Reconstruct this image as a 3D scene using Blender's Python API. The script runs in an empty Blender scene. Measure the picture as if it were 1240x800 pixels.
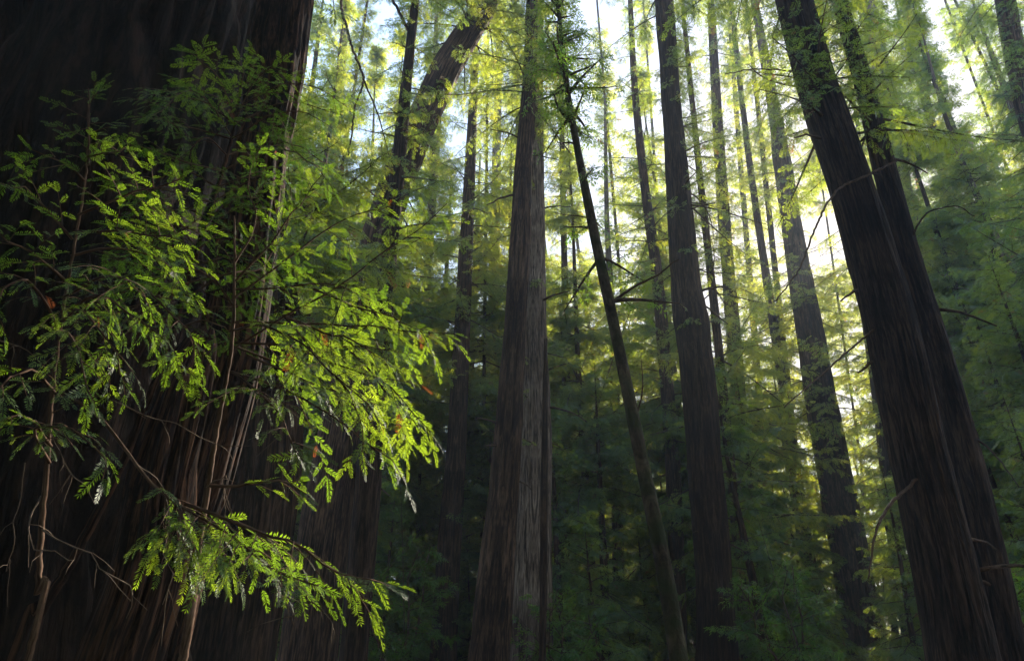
import bpy, math
from mathutils import Vector
import numpy as np

R = math.radians
scene = bpy.context.scene
COL = scene.collection
rng = np.random.default_rng(11)

# ------------------------------------------------------------------ camera
FOC = 826.7                      # focal length in photo pixels (24 mm lens, photo 1240 px wide)
PITCH = R(25.7)
CAM = np.array([0.0, 0.0, 1.7])
sp_, cp_ = math.sin(PITCH), math.cos(PITCH)
RIGHT = np.array([1.0, 0, 0]); FWD = np.array([0, cp_, sp_]); UPV = np.array([0, -sp_, cp_])


def at(u, v, Y):
    """point of the upright plane y = Y seen in direction (u, v); also its depth"""
    d = (u - 620) / FOC * RIGHT + (400 - v) / FOC * UPV + FWD
    t = (Y - CAM[1]) / d[1]
    return CAM + d * t, t


def project(p):
    q = np.asarray(p) - CAM
    dz = q @ FWD
    return 620 + FOC * (q @ RIGHT) / dz, 400 - FOC * (q @ UPV) / dz


SUN_D = (1021 - 620) / FOC * RIGHT + (400 - 303) / FOC * UPV + FWD
SUN_D = SUN_D / np.linalg.norm(SUN_D)
SUN_EL = math.asin(SUN_D[2]); SUN_AZ = math.atan2(SUN_D[0], SUN_D[1])

# ------------------------------------------------------------------ materials


def new_mat(name):
    m = bpy.data.materials.new(name); m.use_nodes = True
    m.node_tree.nodes.clear()
    return m, m.node_tree.nodes, m.node_tree.links


def ramp(n, stops):
    r = n.new('ShaderNodeValToRGB')
    els = r.color_ramp.elements
    while len(els) < len(stops):
        els.new(0.5)
    for e, (p, c) in zip(els, stops):
        e.position = p; e.color = (*c, 1)
    return r


def bark_mat(name, furrow, mid, light, moss=None, moss_amt=0.0, fu=17.0, fv=0.9, bump=0.04):
    m, n, l = new_mat(name)
    tc = n.new('ShaderNodeTexCoord')
    mp = n.new('ShaderNodeMapping'); mp.inputs['Scale'].default_value = (fu, fv, 1)
    l.new(tc.outputs['UV'], mp.inputs['Vector'])
    n1 = n.new('ShaderNodeTexNoise'); n1.inputs['Scale'].default_value = 1.0
    n1.inputs['Detail'].default_value = 6; n1.inputs['Roughness'].default_value = 0.62
    n1.inputs['Distortion'].default_value = 0.9
    l.new(mp.outputs[0], n1.inputs['Vector'])
    mp2 = n.new('ShaderNodeMapping'); mp2.inputs['Scale'].default_value = (fu * 3.4, fv * 5, 1)
    l.new(tc.outputs['UV'], mp2.inputs['Vector'])
    n2 = n.new('ShaderNodeTexNoise'); n2.inputs['Detail'].default_value = 4
    n2.inputs['Scale'].default_value = 1.0
    l.new(mp2.outputs[0], n2.inputs['Vector'])
    ad = n.new('ShaderNodeMath'); ad.operation = 'MULTIPLY_ADD'
    ad.inputs[1].default_value = 0.35
    l.new(n2.outputs['Fac'], ad.inputs[0]); l.new(n1.outputs['Fac'], ad.inputs[2])
    cr = ramp(n, [(0.53, furrow), (0.66, mid), (0.82, light)])
    l.new(ad.outputs[0], cr.inputs['Fac'])
    col = cr.outputs['Color']
    # broad weathering along the trunk
    n3 = n.new('ShaderNodeTexNoise'); n3.inputs['Scale'].default_value = 0.55
    n3.inputs['Detail'].default_value = 5
    l.new(tc.outputs['Object'], n3.inputs['Vector'])
    mx = n.new('ShaderNodeMix'); mx.data_type = 'RGBA'; mx.blend_type = 'MULTIPLY'
    wr = ramp(n, [(0.35, (0.62, 0.56, 0.52)), (0.68, (1.15, 1.1, 1.06))])
    l.new(n3.outputs['Fac'], wr.inputs['Fac'])
    mx.inputs[0].default_value = 1.0
    l.new(col, mx.inputs[6]); l.new(wr.outputs['Color'], mx.inputs[7])
    col = mx.outputs[2]
    if moss:
        n4 = n.new('ShaderNodeTexNoise'); n4.inputs['Scale'].default_value = 2.2
        n4.inputs['Detail'].default_value = 8
        l.new(tc.outputs['Object'], n4.inputs['Vector'])
        mr = n.new('ShaderNodeMapRange')
        mr.inputs[1].default_value = 0.62 - moss_amt * 0.35; mr.inputs[2].default_value = 0.72 - moss_amt * 0.2
        l.new(n4.outputs['Fac'], mr.inputs[0])
        m2 = n.new('ShaderNodeMix'); m2.data_type = 'RGBA'
        l.new(mr.outputs[0], m2.inputs[0]); l.new(col, m2.inputs[6])
        m2.inputs[7].default_value = (*moss, 1)
        col = m2.outputs[2]
    bs = n.new('ShaderNodeBsdfPrincipled'); bs.inputs['Roughness'].default_value = 0.9
    bs.inputs['Specular IOR Level'].default_value = 0.08
    l.new(col, bs.inputs['Base Color'])
    bp = n.new('ShaderNodeBump'); bp.inputs['Strength'].default_value = 0.9
    bp.inputs['Distance'].default_value = bump
    l.new(ad.outputs[0], bp.inputs['Height']); l.new(bp.outputs[0], bs.inputs['Normal'])
    o = n.new('ShaderNodeOutputMaterial'); l.new(bs.outputs[0], o.inputs['Surface'])
    return m


def leaf_mat(name, stops, tstops, rough=0.45, trans=0.5, spec=0.5):
    m, n, l = new_mat(name)
    a = n.new('ShaderNodeAttribute'); a.attribute_name = 'tint'
    cr = ramp(n, stops); l.new(a.outputs['Fac'], cr.inputs['Fac'])
    tr = ramp(n, tstops); l.new(a.outputs['Fac'], tr.inputs['Fac'])
    bs = n.new('ShaderNodeBsdfPrincipled'); bs.inputs['Roughness'].default_value = rough
    bs.inputs['Specular IOR Level'].default_value = spec
    l.new(cr.outputs['Color'], bs.inputs['Base Color'])
    tl = n.new('ShaderNodeBsdfTranslucent'); l.new(tr.outputs['Color'], tl.inputs['Color'])
    mx = n.new('ShaderNodeMixShader'); mx.inputs[0].default_value = trans
    l.new(bs.outputs[0], mx.inputs[1]); l.new(tl.outputs[0], mx.inputs[2])
    o = n.new('ShaderNodeOutputMaterial'); l.new(mx.outputs[0], o.inputs['Surface'])
    return m


M = {}
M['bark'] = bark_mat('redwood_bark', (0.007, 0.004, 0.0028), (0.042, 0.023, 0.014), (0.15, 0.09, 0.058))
M['bark_dark'] = bark_mat('shaded_redwood_bark', (0.006, 0.0035, 0.0025), (0.026, 0.0145, 0.009), (0.085, 0.05, 0.032),  # redwood bark again, with the near trunks' shade darkened into it
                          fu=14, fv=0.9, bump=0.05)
M['bark_grey'] = bark_mat('grey_redwood_bark', (0.022, 0.014, 0.010), (0.14, 0.098, 0.072), (0.32, 0.245, 0.19))  # paler copy: the rear pair trunk's sunlit tone put into its bark
M['bark_black'] = bark_mat('shadow_black_bark', (0.004, 0.0025, 0.0018), (0.010, 0.006, 0.004), (0.032, 0.018, 0.012), fu=11, fv=1.3, bump=0.06)  # giant trunk's deep shade darkened into the bark colour itself
M['bark_red'] = bark_mat('stringy_red_bark', (0.006, 0.004, 0.003), (0.013, 0.006, 0.004), (0.085, 0.042, 0.023),
                         fu=26, fv=1.8, bump=0.03)
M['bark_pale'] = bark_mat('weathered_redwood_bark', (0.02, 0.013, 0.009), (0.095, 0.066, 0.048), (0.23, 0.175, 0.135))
M['bark_mossy'] = bark_mat('mossy_bark', (0.016, 0.012, 0.008), (0.055, 0.04, 0.026), (0.11, 0.085, 0.055),
                           moss=(0.022, 0.028, 0.008), moss_amt=0.5, fu=10, fv=2.5)
M['twig'] = bark_mat('twig_bark', (0.03, 0.017, 0.010), (0.085, 0.05, 0.032), (0.15, 0.10, 0.07), fu=20, fv=6, bump=0.002)
M['dead'] = bark_mat('bleached_twig', (0.03, 0.022, 0.017), (0.08, 0.06, 0.045), (0.17, 0.135, 0.105), fu=20, fv=6, bump=0.002)
BROWN = (0.20, 0.065, 0.022)
M['needle'] = leaf_mat('redwood_needles',
                       [(0.0, (0.022, 0.050, 0.014)), (0.5, (0.040, 0.095, 0.018)), (0.93, (0.075, 0.15, 0.022)), (0.97, BROWN)],
                       [(0.0, (0.08, 0.18, 0.012)), (0.5, (0.22, 0.36, 0.016)), (0.93, (0.40, 0.52, 0.025)), (0.97, (0.30, 0.08, 0.02))],
                       rough=0.45, trans=0.5, spec=0.4)
M['frond'] = leaf_mat('redwood_fronds',
                      [(0.0, (0.028, 0.070, 0.046)), (0.5, (0.045, 0.11, 0.056)), (0.93, (0.08, 0.13, 0.04)), (0.97, (0.16, 0.08, 0.03))],  # greens shifted bluish, so the cool of the shade sits in the colour
                      [(0.0, (0.14, 0.24, 0.03)), (0.5, (0.36, 0.44, 0.035)), (0.93, (0.60, 0.57, 0.05)), (0.97, (0.40, 0.2, 0.05))],
                      rough=0.45, trans=0.5, spec=0.5)
M['broad'] = leaf_mat('bay_leaves',
                      [(0.0, (0.025, 0.060, 0.015)), (0.5, (0.045, 0.10, 0.02)), (0.93, (0.08, 0.14, 0.025)), (0.97, (0.18, 0.09, 0.03))],
                      [(0.0, (0.10, 0.24, 0.02)), (0.5, (0.20, 0.38, 0.025)), (0.93, (0.36, 0.48, 0.03)), (0.97, (0.40, 0.2, 0.05))],
                      rough=0.35, trans=0.5, spec=0.5)

# ------------------------------------------------------------------ mesh helpers


def mesh_object(name, V, Q, mats, parent=None, mat_idx=None, uv=None, tint=None, smooth=None):
    """V (n,3); Q (m,4) quads; optional per-face material index, per-vertex uv, per-vertex tint"""
    me = bpy.data.meshes.new(name)
    V = np.ascontiguousarray(V, np.float32); Q = np.ascontiguousarray(Q, np.int32)
    me.vertices.add(len(V)); me.vertices.foreach_set('co', V.ravel())
    me.loops.add(Q.size); me.loops.foreach_set('vertex_index', Q.ravel())
    me.polygons.add(len(Q))
    me.polygons.foreach_set('loop_start', np.arange(0, Q.size, 4, dtype=np.int32))
    if mat_idx is not None:
        me.polygons.foreach_set('material_index', np.ascontiguousarray(mat_idx, np.int32))
    if smooth is not None:
        me.polygons.foreach_set('use_smooth', np.ascontiguousarray(np.broadcast_to(smooth, len(Q)), bool))
    if uv is not None:
        lay = me.uv_layers.new(name='UVMap')
        lay.data.foreach_set('uv', np.ascontiguousarray(uv[Q.ravel()], np.float32).ravel())
    if tint is not None:
        at_ = me.attributes.new('tint', 'FLOAT', 'POINT')
        at_.data.foreach_set('value', np.ascontiguousarray(tint, np.float32))
    for m in mats:
        me.materials.append(m)
    me.update(calc_edges=True)
    o = bpy.data.objects.new(name, me); COL.objects.link(o)
    if parent is not None:
        o.parent = parent
    return o


def thing(name, label, cat, loc, group=None):
    o = bpy.data.objects.new(name, None); COL.objects.link(o)
    o.empty_display_size = 0.3
    o.location = [float(c) for c in loc]
    o['label'] = label; o['category'] = cat
    if group:
        o['group'] = group
    return o


def norm(a):
    return a / np.maximum(np.linalg.norm(a, axis=-1, keepdims=True), 1e-9)


def vnoise(rows, cols, nr, nc, seed, rough=True):
    """smooth noise on a (rows x cols) grid, nc cells round (periodic), nr cells along"""
    g = np.random.default_rng(seed).random((nr + 2, nc))
    x = np.arange(cols) / cols * nc; xi = x.astype(int); fx = x - xi; fx = fx * fx * (3 - 2 * fx)
    y = np.linspace(0, nr, rows); yi = y.astype(int); fy = y - yi; fy = fy * fy * (3 - 2 * fy)
    a = g[yi][:, xi % nc]; b = g[yi][:, (xi + 1) % nc]; c = g[yi + 1][:, xi % nc]; d = g[yi + 1][:, (xi + 1) % nc]
    fx = fx[None]; fy = fy[:, None]
    return (a * (1 - fx) + b * fx) * (1 - fy) + (c * (1 - fx) + d * fx) * fy


def smooth_path(P, r, step):
    """Catmull-Rom through the points P with radii r, resampled about every `step` metres"""
    P = np.asarray(P, float); r = np.asarray(r, float)
    ext = np.vstack([2 * P[0] - P[1], P, 2 * P[-1] - P[-2]])
    er = np.concatenate([[r[0]], r, [r[-1]]])
    out, orr = [], []
    for i in range(1, len(ext) - 2):
        L = np.linalg.norm(ext[i + 1] - ext[i]); k = max(1, int(math.ceil(L / step)))
        t = np.arange(k)[:, None] / k
        p0, p1, p2, p3 = ext[i - 1], ext[i], ext[i + 1], ext[i + 2]
        out.append(0.5 * (2 * p1 + (p2 - p0) * t + (2 * p0 - 5 * p1 + 4 * p2 - p3) * t ** 2 + (3 * p1 - p0 - 3 * p2 + p3) * t ** 3))
        orr.append(er[i] * (1 - t[:, 0]) + er[i + 1] * t[:, 0])
    out.append(P[-1:]); orr.append(r[-1:])
    return np.vstack(out), np.concatenate(orr)


def trunk_mesh(name, P, r, mat, parent, origin, nseg=64, step=0.35, seed=0, flute=0.07, furrow=0.05, fine=0.02, ncell=34,
               lump=0.05):
    P, r = smooth_path(P, r, step)
    n = len(P)
    T = norm(np.gradient(P, axis=0))
    S = norm(np.cross(T, np.array([0, 1.0, 0])))
    B = np.cross(T, S)                         # points roughly toward the camera / away
    arc = np.concatenate([[0], np.cumsum(np.linalg.norm(np.diff(P, axis=0), axis=1))])
    Lm = max(arc[-1], 0.5)
    th = np.arange(nseg) / nseg * 2 * np.pi + np.pi / 2
    f = np.ones((n, nseg))
    f += lump * (vnoise(n, nseg, max(2, int(Lm / 2.2)), 3, seed + 5) - 0.5) * 2
    f += flute * (vnoise(n, nseg, max(1, int(Lm / 9)), 7, seed) - 0.5) * 2
    a = vnoise(n, nseg, max(2, int(Lm / 2.0)), ncell, seed + 1)
    f -= furrow * np.clip(1 - np.abs(a - 0.5) * 4.5, 0, 1)
    b = vnoise(n, nseg, max(2, int(Lm / 0.7)), min(ncell * 3, nseg // 2), seed + 2)
    f += fine * (b - 0.5) * 2
    rr = r[:, None] * f
    V = P[:, None] + rr[..., None] * (np.cos(th)[None, :, None] * S[:, None] + np.sin(th)[None, :, None] * B[:, None])
    # uv in metres, mirrored so that the seam at the back closes
    k = np.arange(nseg)
    uu = np.abs(k / nseg * 2 - 1) * math.pi * max(0.05, float(np.median(r)))
    uv = np.stack([np.broadcast_to(uu + seed * 0.37, (n, nseg)) + (k[None] > nseg // 2) * 0.0, np.broadcast_to(arc[:, None] + seed * 1.3, (n, nseg))], -1)
    i = np.arange(n - 1)[:, None] * nseg; j = np.arange(nseg)[None]
    j2 = (j + 1) % nseg
    Q = np.stack([i + j, i + j2, i + nseg + j2, i + nseg + j], -1).reshape(-1, 4)
    o = mesh_object(name, V.reshape(-1, 3) - np.asarray(origin), Q, [mat], parent, uv=uv.reshape(-1, 2), smooth=True)
    return o


# template sprays: x along the spray, y sideways, z up; unit length
def kite(base, d, ln, w, z=0.0, mid=0.55):
    d = np.array([math.cos(d), math.sin(d), 0]); s = np.array([-d[1], d[0], 0]); base = np.array(base, float)
    return np.array([base, base + d * ln * mid + s * w / 2 + [0, 0, z * ln * mid], base + d * ln + [0, 0, z * ln],
                     base + d * ln * mid - s * w / 2 + [0, 0, z * ln * mid]])


def spray_template(npairs, ln, w, ang, seed, arch=0.12, zlift=0.1, rachis=0.02):
    g = np.random.default_rng(seed)
    q = []
    if rachis:
        q.append(np.array([[0, -rachis / 2, 0], [0.98, -rachis / 4, 0], [0.98, rachis / 4, 0], [0, rachis / 2, 0]]))
    for i in range(npairs):
        x = 0.06 + 0.90 * i / npairs
        prof = math.sin(math.pi * (0.16 + 0.74 * i / npairs)) ** 0.6
        for sgn in (1, -1):
            if g.random() < 0.05:
                continue
            q.append(kite((x + g.uniform(0, .5) * 0.9 / npairs, 0, 0), sgn * R(ang + g.uniform(-9, 9) - 14 * i / npairs),
                          ln * prof * g.uniform(0.72, 1.15), w * g.uniform(.85, 1.1), zlift * g.uniform(0.2, 1.6)))
    q.append(kite((0.93, 0, 0), R(g.uniform(-8, 8)), ln * 0.55, w, 0))
    V = np.vstack(q)
    V[:, 2] -= arch * V[:, 0] ** 2
    V[:, 1] += 0.10 * g.uniform(-1, 1) * V[:, 0] ** 2
    return V, np.arange(len(V)).reshape(-1, 4)


T_NEEDLE = [spray_template(12, 0.25, 0.036, 56, s, arch=a, zlift=0.12, rachis=0.016) for s, a in ((1, .10), (2, .22), (3, .02), (4, .32))]
T_NEEDLE_MID = [spray_template(12, 0.20, 0.055, 56, s, arch=a, zlift=0.10, rachis=0.014) for s, a in ((5, .12), (6, .25), (7, .02))]
T_FROND = [spray_template(6, 0.40, 0.085, 50, s, arch=a, zlift=-0.12, rachis=0) for s, a in ((8, .15), (9, .30), (10, .05))]
T_FROND_FAR = [spray_template(4, 0.46, 0.12, 50, s, arch=a, zlift=-0.12, rachis=0) for s, a in ((11, .2), (12, .35), (13, .05))]


def leaf_cluster(nl, seed):
    g = np.random.default_rng(seed); q = []
    for i in range(nl):
        x = 0.1 + 0.8 * i / nl
        k = kite((x, 0, 0), g.choice([-1, 1]) * R(g.uniform(20, 75)), g.uniform(.26, .40), g.uniform(.09, .13), g.uniform(-.5, .25), mid=0.45)
        q.append(k)
    V = np.vstack(q); V[:, 2] -= 0.2 * V[:, 0] ** 2
    return V, np.arange(len(V)).reshape(-1, 4)


T_BROAD = [leaf_cluster(9, s) for s in (21, 22, 23)]


class Spr:
    """collects sprays: position, direction, normal, length, tint"""
    def __init__(self):
        self.p, self.d, self.n, self.s, self.t = [], [], [], [], []

    def add(self, p, d, n, s, t):
        self.p.append(p); self.d.append(d); self.n.append(n); self.s.append(s); self.t.append(t)

    def arrays(self):
        return np.vstack(self.p), np.vstack(self.d), np.vstack(self.n), np.concatenate(self.s), np.concatenate(self.t)


class Tubes:
    """collects thin branches as tubes"""
    def __init__(self, k=4):
        self.k = k; self.V = []; self.Q = []; self.uv = []; self.n = 0

    def add(self, P, r, k=None):
        k = k or self.k
        P = np.asarray(P, float); n = len(P); r = np.broadcast_to(np.asarray(r, float), n)
        T = norm(np.gradient(P, axis=0))
        ref = np.array([0, 0, 1.0]) if abs(T[:, 2]).mean() < 0.8 else np.array([0, 1.0, 0])
        S = norm(np.cross(T, ref)); B = np.cross(S, T)
        th = np.arange(k) / k * 2 * np.pi
        V = P[:, None] + r[:, None, None] * (np.cos(th)[None, :, None] * S[:, None] + np.sin(th)[None, :, None] * B[:, None])
        i = np.arange(n - 1)[:, None] * k; j = np.arange(k)[None]; j2 = (j + 1) % k
        self.Q.append(np.stack([i + j, i + j2, i + k + j2, i + k + j], -1).reshape(-1, 4) + self.n)
        self.V.append(V.reshape(-1, 3))
        arc = np.concatenate([[0], np.cumsum(np.linalg.norm(np.diff(P, axis=0), axis=1))])
        self.uv.append(np.stack(np.broadcast_arrays(np.abs(j / k * 2 - 1) * 0.1 + self.n * 0.013, arc[:, None]), -1).reshape(-1, 2))
        self.n += n * k

    def add_many(self, A, Bp, r):
        """many straight three-sided twigs from A to Bp"""
        A = np.asarray(A); Bp = np.asarray(Bp); m = len(A)
        if not m:
            return
        T = norm(Bp - A); S = norm(np.cross(T, np.array([0.13, 0.21, 1.0]))); B = np.cross(S, T)
        r = np.broadcast_to(r, m)[:, None]
        V = []
        for c, w in ((A, 1.0), (Bp, 0.35)):
            for a in (0, 2.094, 4.189):
                V.append(c + r * w * (math.cos(a) * S + math.sin(a) * B))
        V = np.stack(V, 1)
        f = np.array([[0, 1, 4, 3], [1, 2, 5, 4], [2, 0, 3, 5]])
        self.Q.append((np.arange(m)[:, None, None] * 6 + f[None]).reshape(-1, 4) + self.n)
        self.V.append(V.reshape(-1, 3)); self.n += m * 6
        self.uv.append(np.tile(np.array([[0, 0], [.05, 0], [.1, 0], [0, .4], [.05, .4], [.1, .4]]), (m, 1)))

    def arrays(self):
        return np.vstack(self.V), np.vstack(self.Q), np.vstack(self.uv)


def sprays_to_mesh(sp, templates, origin, tubes=None, cull=None, g=rng):
    p, d, n, s, t = sp.arrays()
    if cull is not None:
        keep = cull(p)
        p, d, n, s, t = p[keep], d[keep], n[keep], s[keep], t[keep]
    d = norm(d); y = norm(np.cross(n, d)); n = np.cross(d, y)
    which = g.integers(0, len(templates), len(p))
    Vs, Qs, Ts, off = [], [], [], 0
    for k, (TV, TQ) in enumerate(templates):
        m = which == k
        if not m.any():
            continue
        V = p[m][:, None] + s[m][:, None, None] * (TV[None, :, :1] * d[m][:, None] + TV[None, :, 1:2] * y[m][:, None] + TV[None, :, 2:] * n[m][:, None])
        c = m.sum()
        Qs.append((TQ[None] + np.arange(c)[:, None, None] * len(TV)).reshape(-1, 4) + off)
        Vs.append(V.reshape(-1, 3)); Ts.append(np.repeat(t[m], len(TV)))
        off += c * len(TV)
    V = np.vstack(Vs); Q = np.vstack(Qs); T = np.concatenate(Ts)
    mi = np.zeros(len(Q), np.int32); uv = np.zeros((len(V), 2)); sm = np.zeros(len(Q), bool)
    if tubes is not None and tubes.n:
        TV, TQ, TU = tubes.arrays()
        mi = np.concatenate([mi, np.ones(len(TQ), np.int32)]); sm = np.concatenate([sm, np.ones(len(TQ), bool)])
        Q = np.vstack([Q, TQ + len(V)]); V = np.vstack([V, TV]); T = np.concatenate([T, np.zeros(len(TV))]); uv = np.vstack([uv, TU])
    return V - np.asarray(origin), Q, T, mi, uv, sm


def foliage_object(name, sp, templates, leaf, parent, origin, tubes=None, wood='twig', cull=None):
    V, Q, T, mi, uv, sm = sprays_to_mesh(sp, templates, origin, tubes, cull)
    return mesh_object(name, V, Q, [M[leaf], M[wood]], parent, mat_idx=mi, uv=uv, tint=T, smooth=sm)


# the gap in the canopy through which the sun reaches the near saplings
GAP0 = np.array([-0.6, 2.7, 2.7])


def sun_gap(p, g=np.random.default_rng(5)):
    k = np.ones(len(p), bool)
    for o, r0, r1 in ((GAP0, 0.7, 1.3), (CAM, 0.7, 1.2), (np.array([-2.35, 5.6, 2.2]), .35, .8), (np.array([-2.35, 5.6, 3.5]), .35, .8), (np.array([-2.35, 5.6, 5.0]), .35, .8), (np.array([-2.35, 5.6, 6.2]), .4, .8), (np.array([-2.35, 5.6, 7.4]), .4, .8),
                      (np.array([-1.95, 4.6, 2.6]), .3, .6),
                      (np.array([-1.6, 3.2, 4.8]), .5, 1.0), (np.array([-1.4, 2.3, 3.6]), .35, .8)):
        q = p - o
        t = q @ SUN_D
        dist = np.linalg.norm(q - t[:, None] * SUN_D, axis=1)
        pr = np.clip((dist - r0) / (r1 - r0), 0.015, 1.0)
        k &= (g.random(len(p)) < pr) | (t < 4)
    return k


def tints(g, n, base, spread, brown=0.012):
    t = np.clip(base + g.normal(0, spread, n), 0, 0.92)
    t[g.random(n) < brown] = 1.0
    return t


def conifer_branch(sp, tb, base, az, L, e0, droop, flen, g, r0, twig_gap=0.34, tint=0.45, spread=0.16, wood=True, brown=0.012, bare=0.18):
    """one bough: main axis, side twigs, sprays on the twigs"""
    t = np.linspace(0, 1, 7)
    hd = np.array([math.sin(az), math.cos(az), 0]); sd = np.array([hd[1], -hd[0], 0])
    bend = g.normal(0, 0.20)
    P = base + hd * (L * t)[:, None] + sd * (L * bend * t ** 2)[:, None]
    P = P + np.array([0, 0, 1]) * (L * (math.tan(e0) * t - droop * t ** 2 + 0.45 * droop * t ** 3.5))[:, None]
    tb.add(P, r0 * (1 - 0.85 * t) + 0.003, k=4)
    nt = max(3, int(L / twig_gap))
    s = np.clip(np.linspace(bare, 0.99, nt) + g.normal(0, 0.02, nt), 0.1, 1.0)
    s = np.repeat(s, 2); side = np.tile([1.0, -1.0], nt)
    keep = g.random(len(s)) > 0.10
    s, side = s[keep], side[keep]
    if not len(s):
        return
    c = np.stack([np.interp(s, t, P[:, i]) for i in range(3)], 1)
    Td = norm(np.stack([np.interp(s, t, np.gradient(P[:, i])) for i in range(3)], 1))
    Sd = norm(np.cross(Td, np.array([0, 0, 1.0])))
    Nn = np.cross(Sd, Td)
    a = np.radians(g.normal(52, 11, len(s)))
    tl = (0.34 * L * (1.12 - s) + 0.22) * g.uniform(0.6, 1.2, len(s))
    tl = np.minimum(tl, 1.5)
    D = norm(np.cos(a)[:, None] * Td + (np.sin(a) * side)[:, None] * Sd + Nn * g.normal(-0.22, 0.30, len(s))[:, None])
    if wood:
        tb.add_many(c, c + D * tl[:, None] * 0.9 - np.array([0, 0, 1]) * (tl * 0.08)[:, None], 0.006 + 0.004 * tl)
    bt = np.clip(g.normal(tint, spread * 0.6), 0, 0.9)
    kmax = int(math.ceil(1.5 / (flen * 0.62))) + 1
    for k in range(kmax):
        x = k * flen * 0.62
        m = x < tl
        if not m.any():
            break
        cm, Dm, Nm, lm = c[m], D[m], Nn[m], tl[m]
        pos = cm + Dm * (x * 0.95) - np.array([0, 0, 1]) * (0.10 * x * x / np.maximum(lm, .2))[:, None]
        Y = np.cross(Nm, Dm)
        for sg in (1, -1):
            aa = np.radians(g.normal(48, 12, len(cm)) * np.clip(1.15 - x / lm, 0.15, 1))
            dd = np.cos(aa)[:, None] * Dm + (sg * np.sin(aa))[:, None] * Y + Nm * g.normal(-0.34, 0.34, len(cm))[:, None]
            nn = Nm + g.normal(0, 0.55, (len(cm), 3))
            sp.add(pos, dd, nn, flen * g.uniform(0.65, 1.2, len(cm)) * np.clip(1.2 - 0.5 * x / lm, .5, 1.1), tints(g, len(cm), bt, spread * .6, brown))


def conifer_crown(axis, z0, z1, n, Lmax, flen, g, prof=None, e=(-6, 17), droop=0.36, wood=True, tint=0.45, twig_gap=0.34, rb=0.05,
                  azr=None, spread=0.16, clump=0):
    """axis: function z -> (centre, trunk radius)"""
    sp, tb = Spr(), Tubes(4)
    if clump:
        cz = g.random(max(3, n // clump)) ** 0.92
        zs = np.sort(np.clip(cz[g.integers(0, len(cz), n)] + g.normal(0, 0.55 / max(z1 - z0, 1), n), 0, 1))
        lob = g.uniform(0.45, 1.25, 64)
    else:
        zs = np.sort(g.random(n)) ** 0.92
    zs = z0 + (z1 - z0) * zs
    az = g.random() * 6.28
    for z in zs:
        az += 2.4 + g.normal(0, 0.5)
        a = az if azr is None else g.uniform(*azr)
        f = (z - z0) / max(z1 - z0, 1e-3)
        L = Lmax * (prof(f) if prof else (0.55 + 0.45 * math.sin(math.pi * min(1, f * 1.6 + 0.2))) * (1 - 0.82 * f ** 1.6))
        L *= g.uniform(0.55, 1.15)
        if clump:
            L *= lob[(int((z - z0) / 2.5) * 5 + int((a % 6.283) / 1.257)) % 64]
        if L < 0.35:
            L = 0.35
        c, rt = axis(z)
        b = c + np.array([math.sin(a), math.cos(a), 0]) * rt * 0.8
        conifer_branch(sp, tb, b, a, L, R(g.normal(e[0] + 22 * f, e[1])), droop * g.uniform(0.5, 1.3), flen, g, rb * (0.4 + 0.6 * L / Lmax),
                       twig_gap, tint, spread, wood)
    return sp, tb


# ------------------------------------------------------------------ terrain
def ground_z(x, y):
    x = np.asarray(x, float); y = np.asarray(y, float)
    z = np.maximum(0, y - 60) * 0.12 + np.maximum(0, np.abs(x) - 30) * 0.03
    z = z + 0.12 * np.sin(x * 0.31 + 1) * np.sin(y * 0.27) + 0.05 * np.sin(x * 0.9 + y * 0.7)
    return z


nx, ny = 130, 130
gx = np.linspace(-1, 1, nx); gx = np.sign(gx) * np.abs(gx) ** 1.7 * 400
gy = np.linspace(0, 1, ny) ** 1.5 * 560 - 110
X, Y = np.meshgrid(gx, gy)
Zg = ground_z(X, np.minimum(Y, 210))
ii = (np.arange(ny - 1)[:, None] * nx + np.arange(nx - 1)[None])
GQ = np.stack([ii, ii + 1, ii + nx + 1, ii + nx], -1).reshape(-1, 4)
gm, n, l = new_mat('forest_floor')
tc = n.new('ShaderNodeTexCoord')
na = n.new('ShaderNodeTexNoise'); na.inputs['Scale'].default_value = 0.6; na.inputs['Detail'].default_value = 9
nb = n.new('ShaderNodeTexNoise'); nb.inputs['Scale'].default_value = 14; nb.inputs['Detail'].default_value = 6
l.new(tc.outputs['Object'], na.inputs['Vector']); l.new(tc.outputs['Object'], nb.inputs['Vector'])
ra = ramp(n, [(0.35, (0.035, 0.02, 0.012)), (0.52, (0.075, 0.042, 0.024)), (0.66, (0.03, 0.045, 0.015))])
l.new(na.outputs['Fac'], ra.inputs['Fac'])
rb_ = ramp(n, [(0.3, (0.45, 0.45, 0.45)), (0.7, (1.3, 1.25, 1.2))]); l.new(nb.outputs['Fac'], rb_.inputs['Fac'])
mx = n.new('ShaderNodeMix'); mx.data_type = 'RGBA'; mx.blend_type = 'MULTIPLY'; mx.inputs[0].default_value = 1
l.new(ra.outputs['Color'], mx.inputs[6]); l.new(rb_.outputs['Color'], mx.inputs[7])
bs = n.new('ShaderNodeBsdfPrincipled'); bs.inputs['Roughness'].default_value = 0.95
l.new(mx.outputs[2], bs.inputs['Base Color'])
bp = n.new('ShaderNodeBump'); bp.inputs['Distance'].default_value = 0.05; l.new(nb.outputs['Fac'], bp.inputs['Height'])
l.new(bp.outputs[0], bs.inputs['Normal'])
o = n.new('ShaderNodeOutputMaterial'); l.new(bs.outputs[0], o.inputs['Surface'])
ground = mesh_object('ground', np.stack([X, Y, Zg], -1).reshape(-1, 3), GQ, [gm], smooth=True)
ground['kind'] = 'structure'; ground['label'] = 'forest floor of brown needle litter with patches of moss'

# ------------------------------------------------------------------ hero trees
HERO = {}


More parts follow.
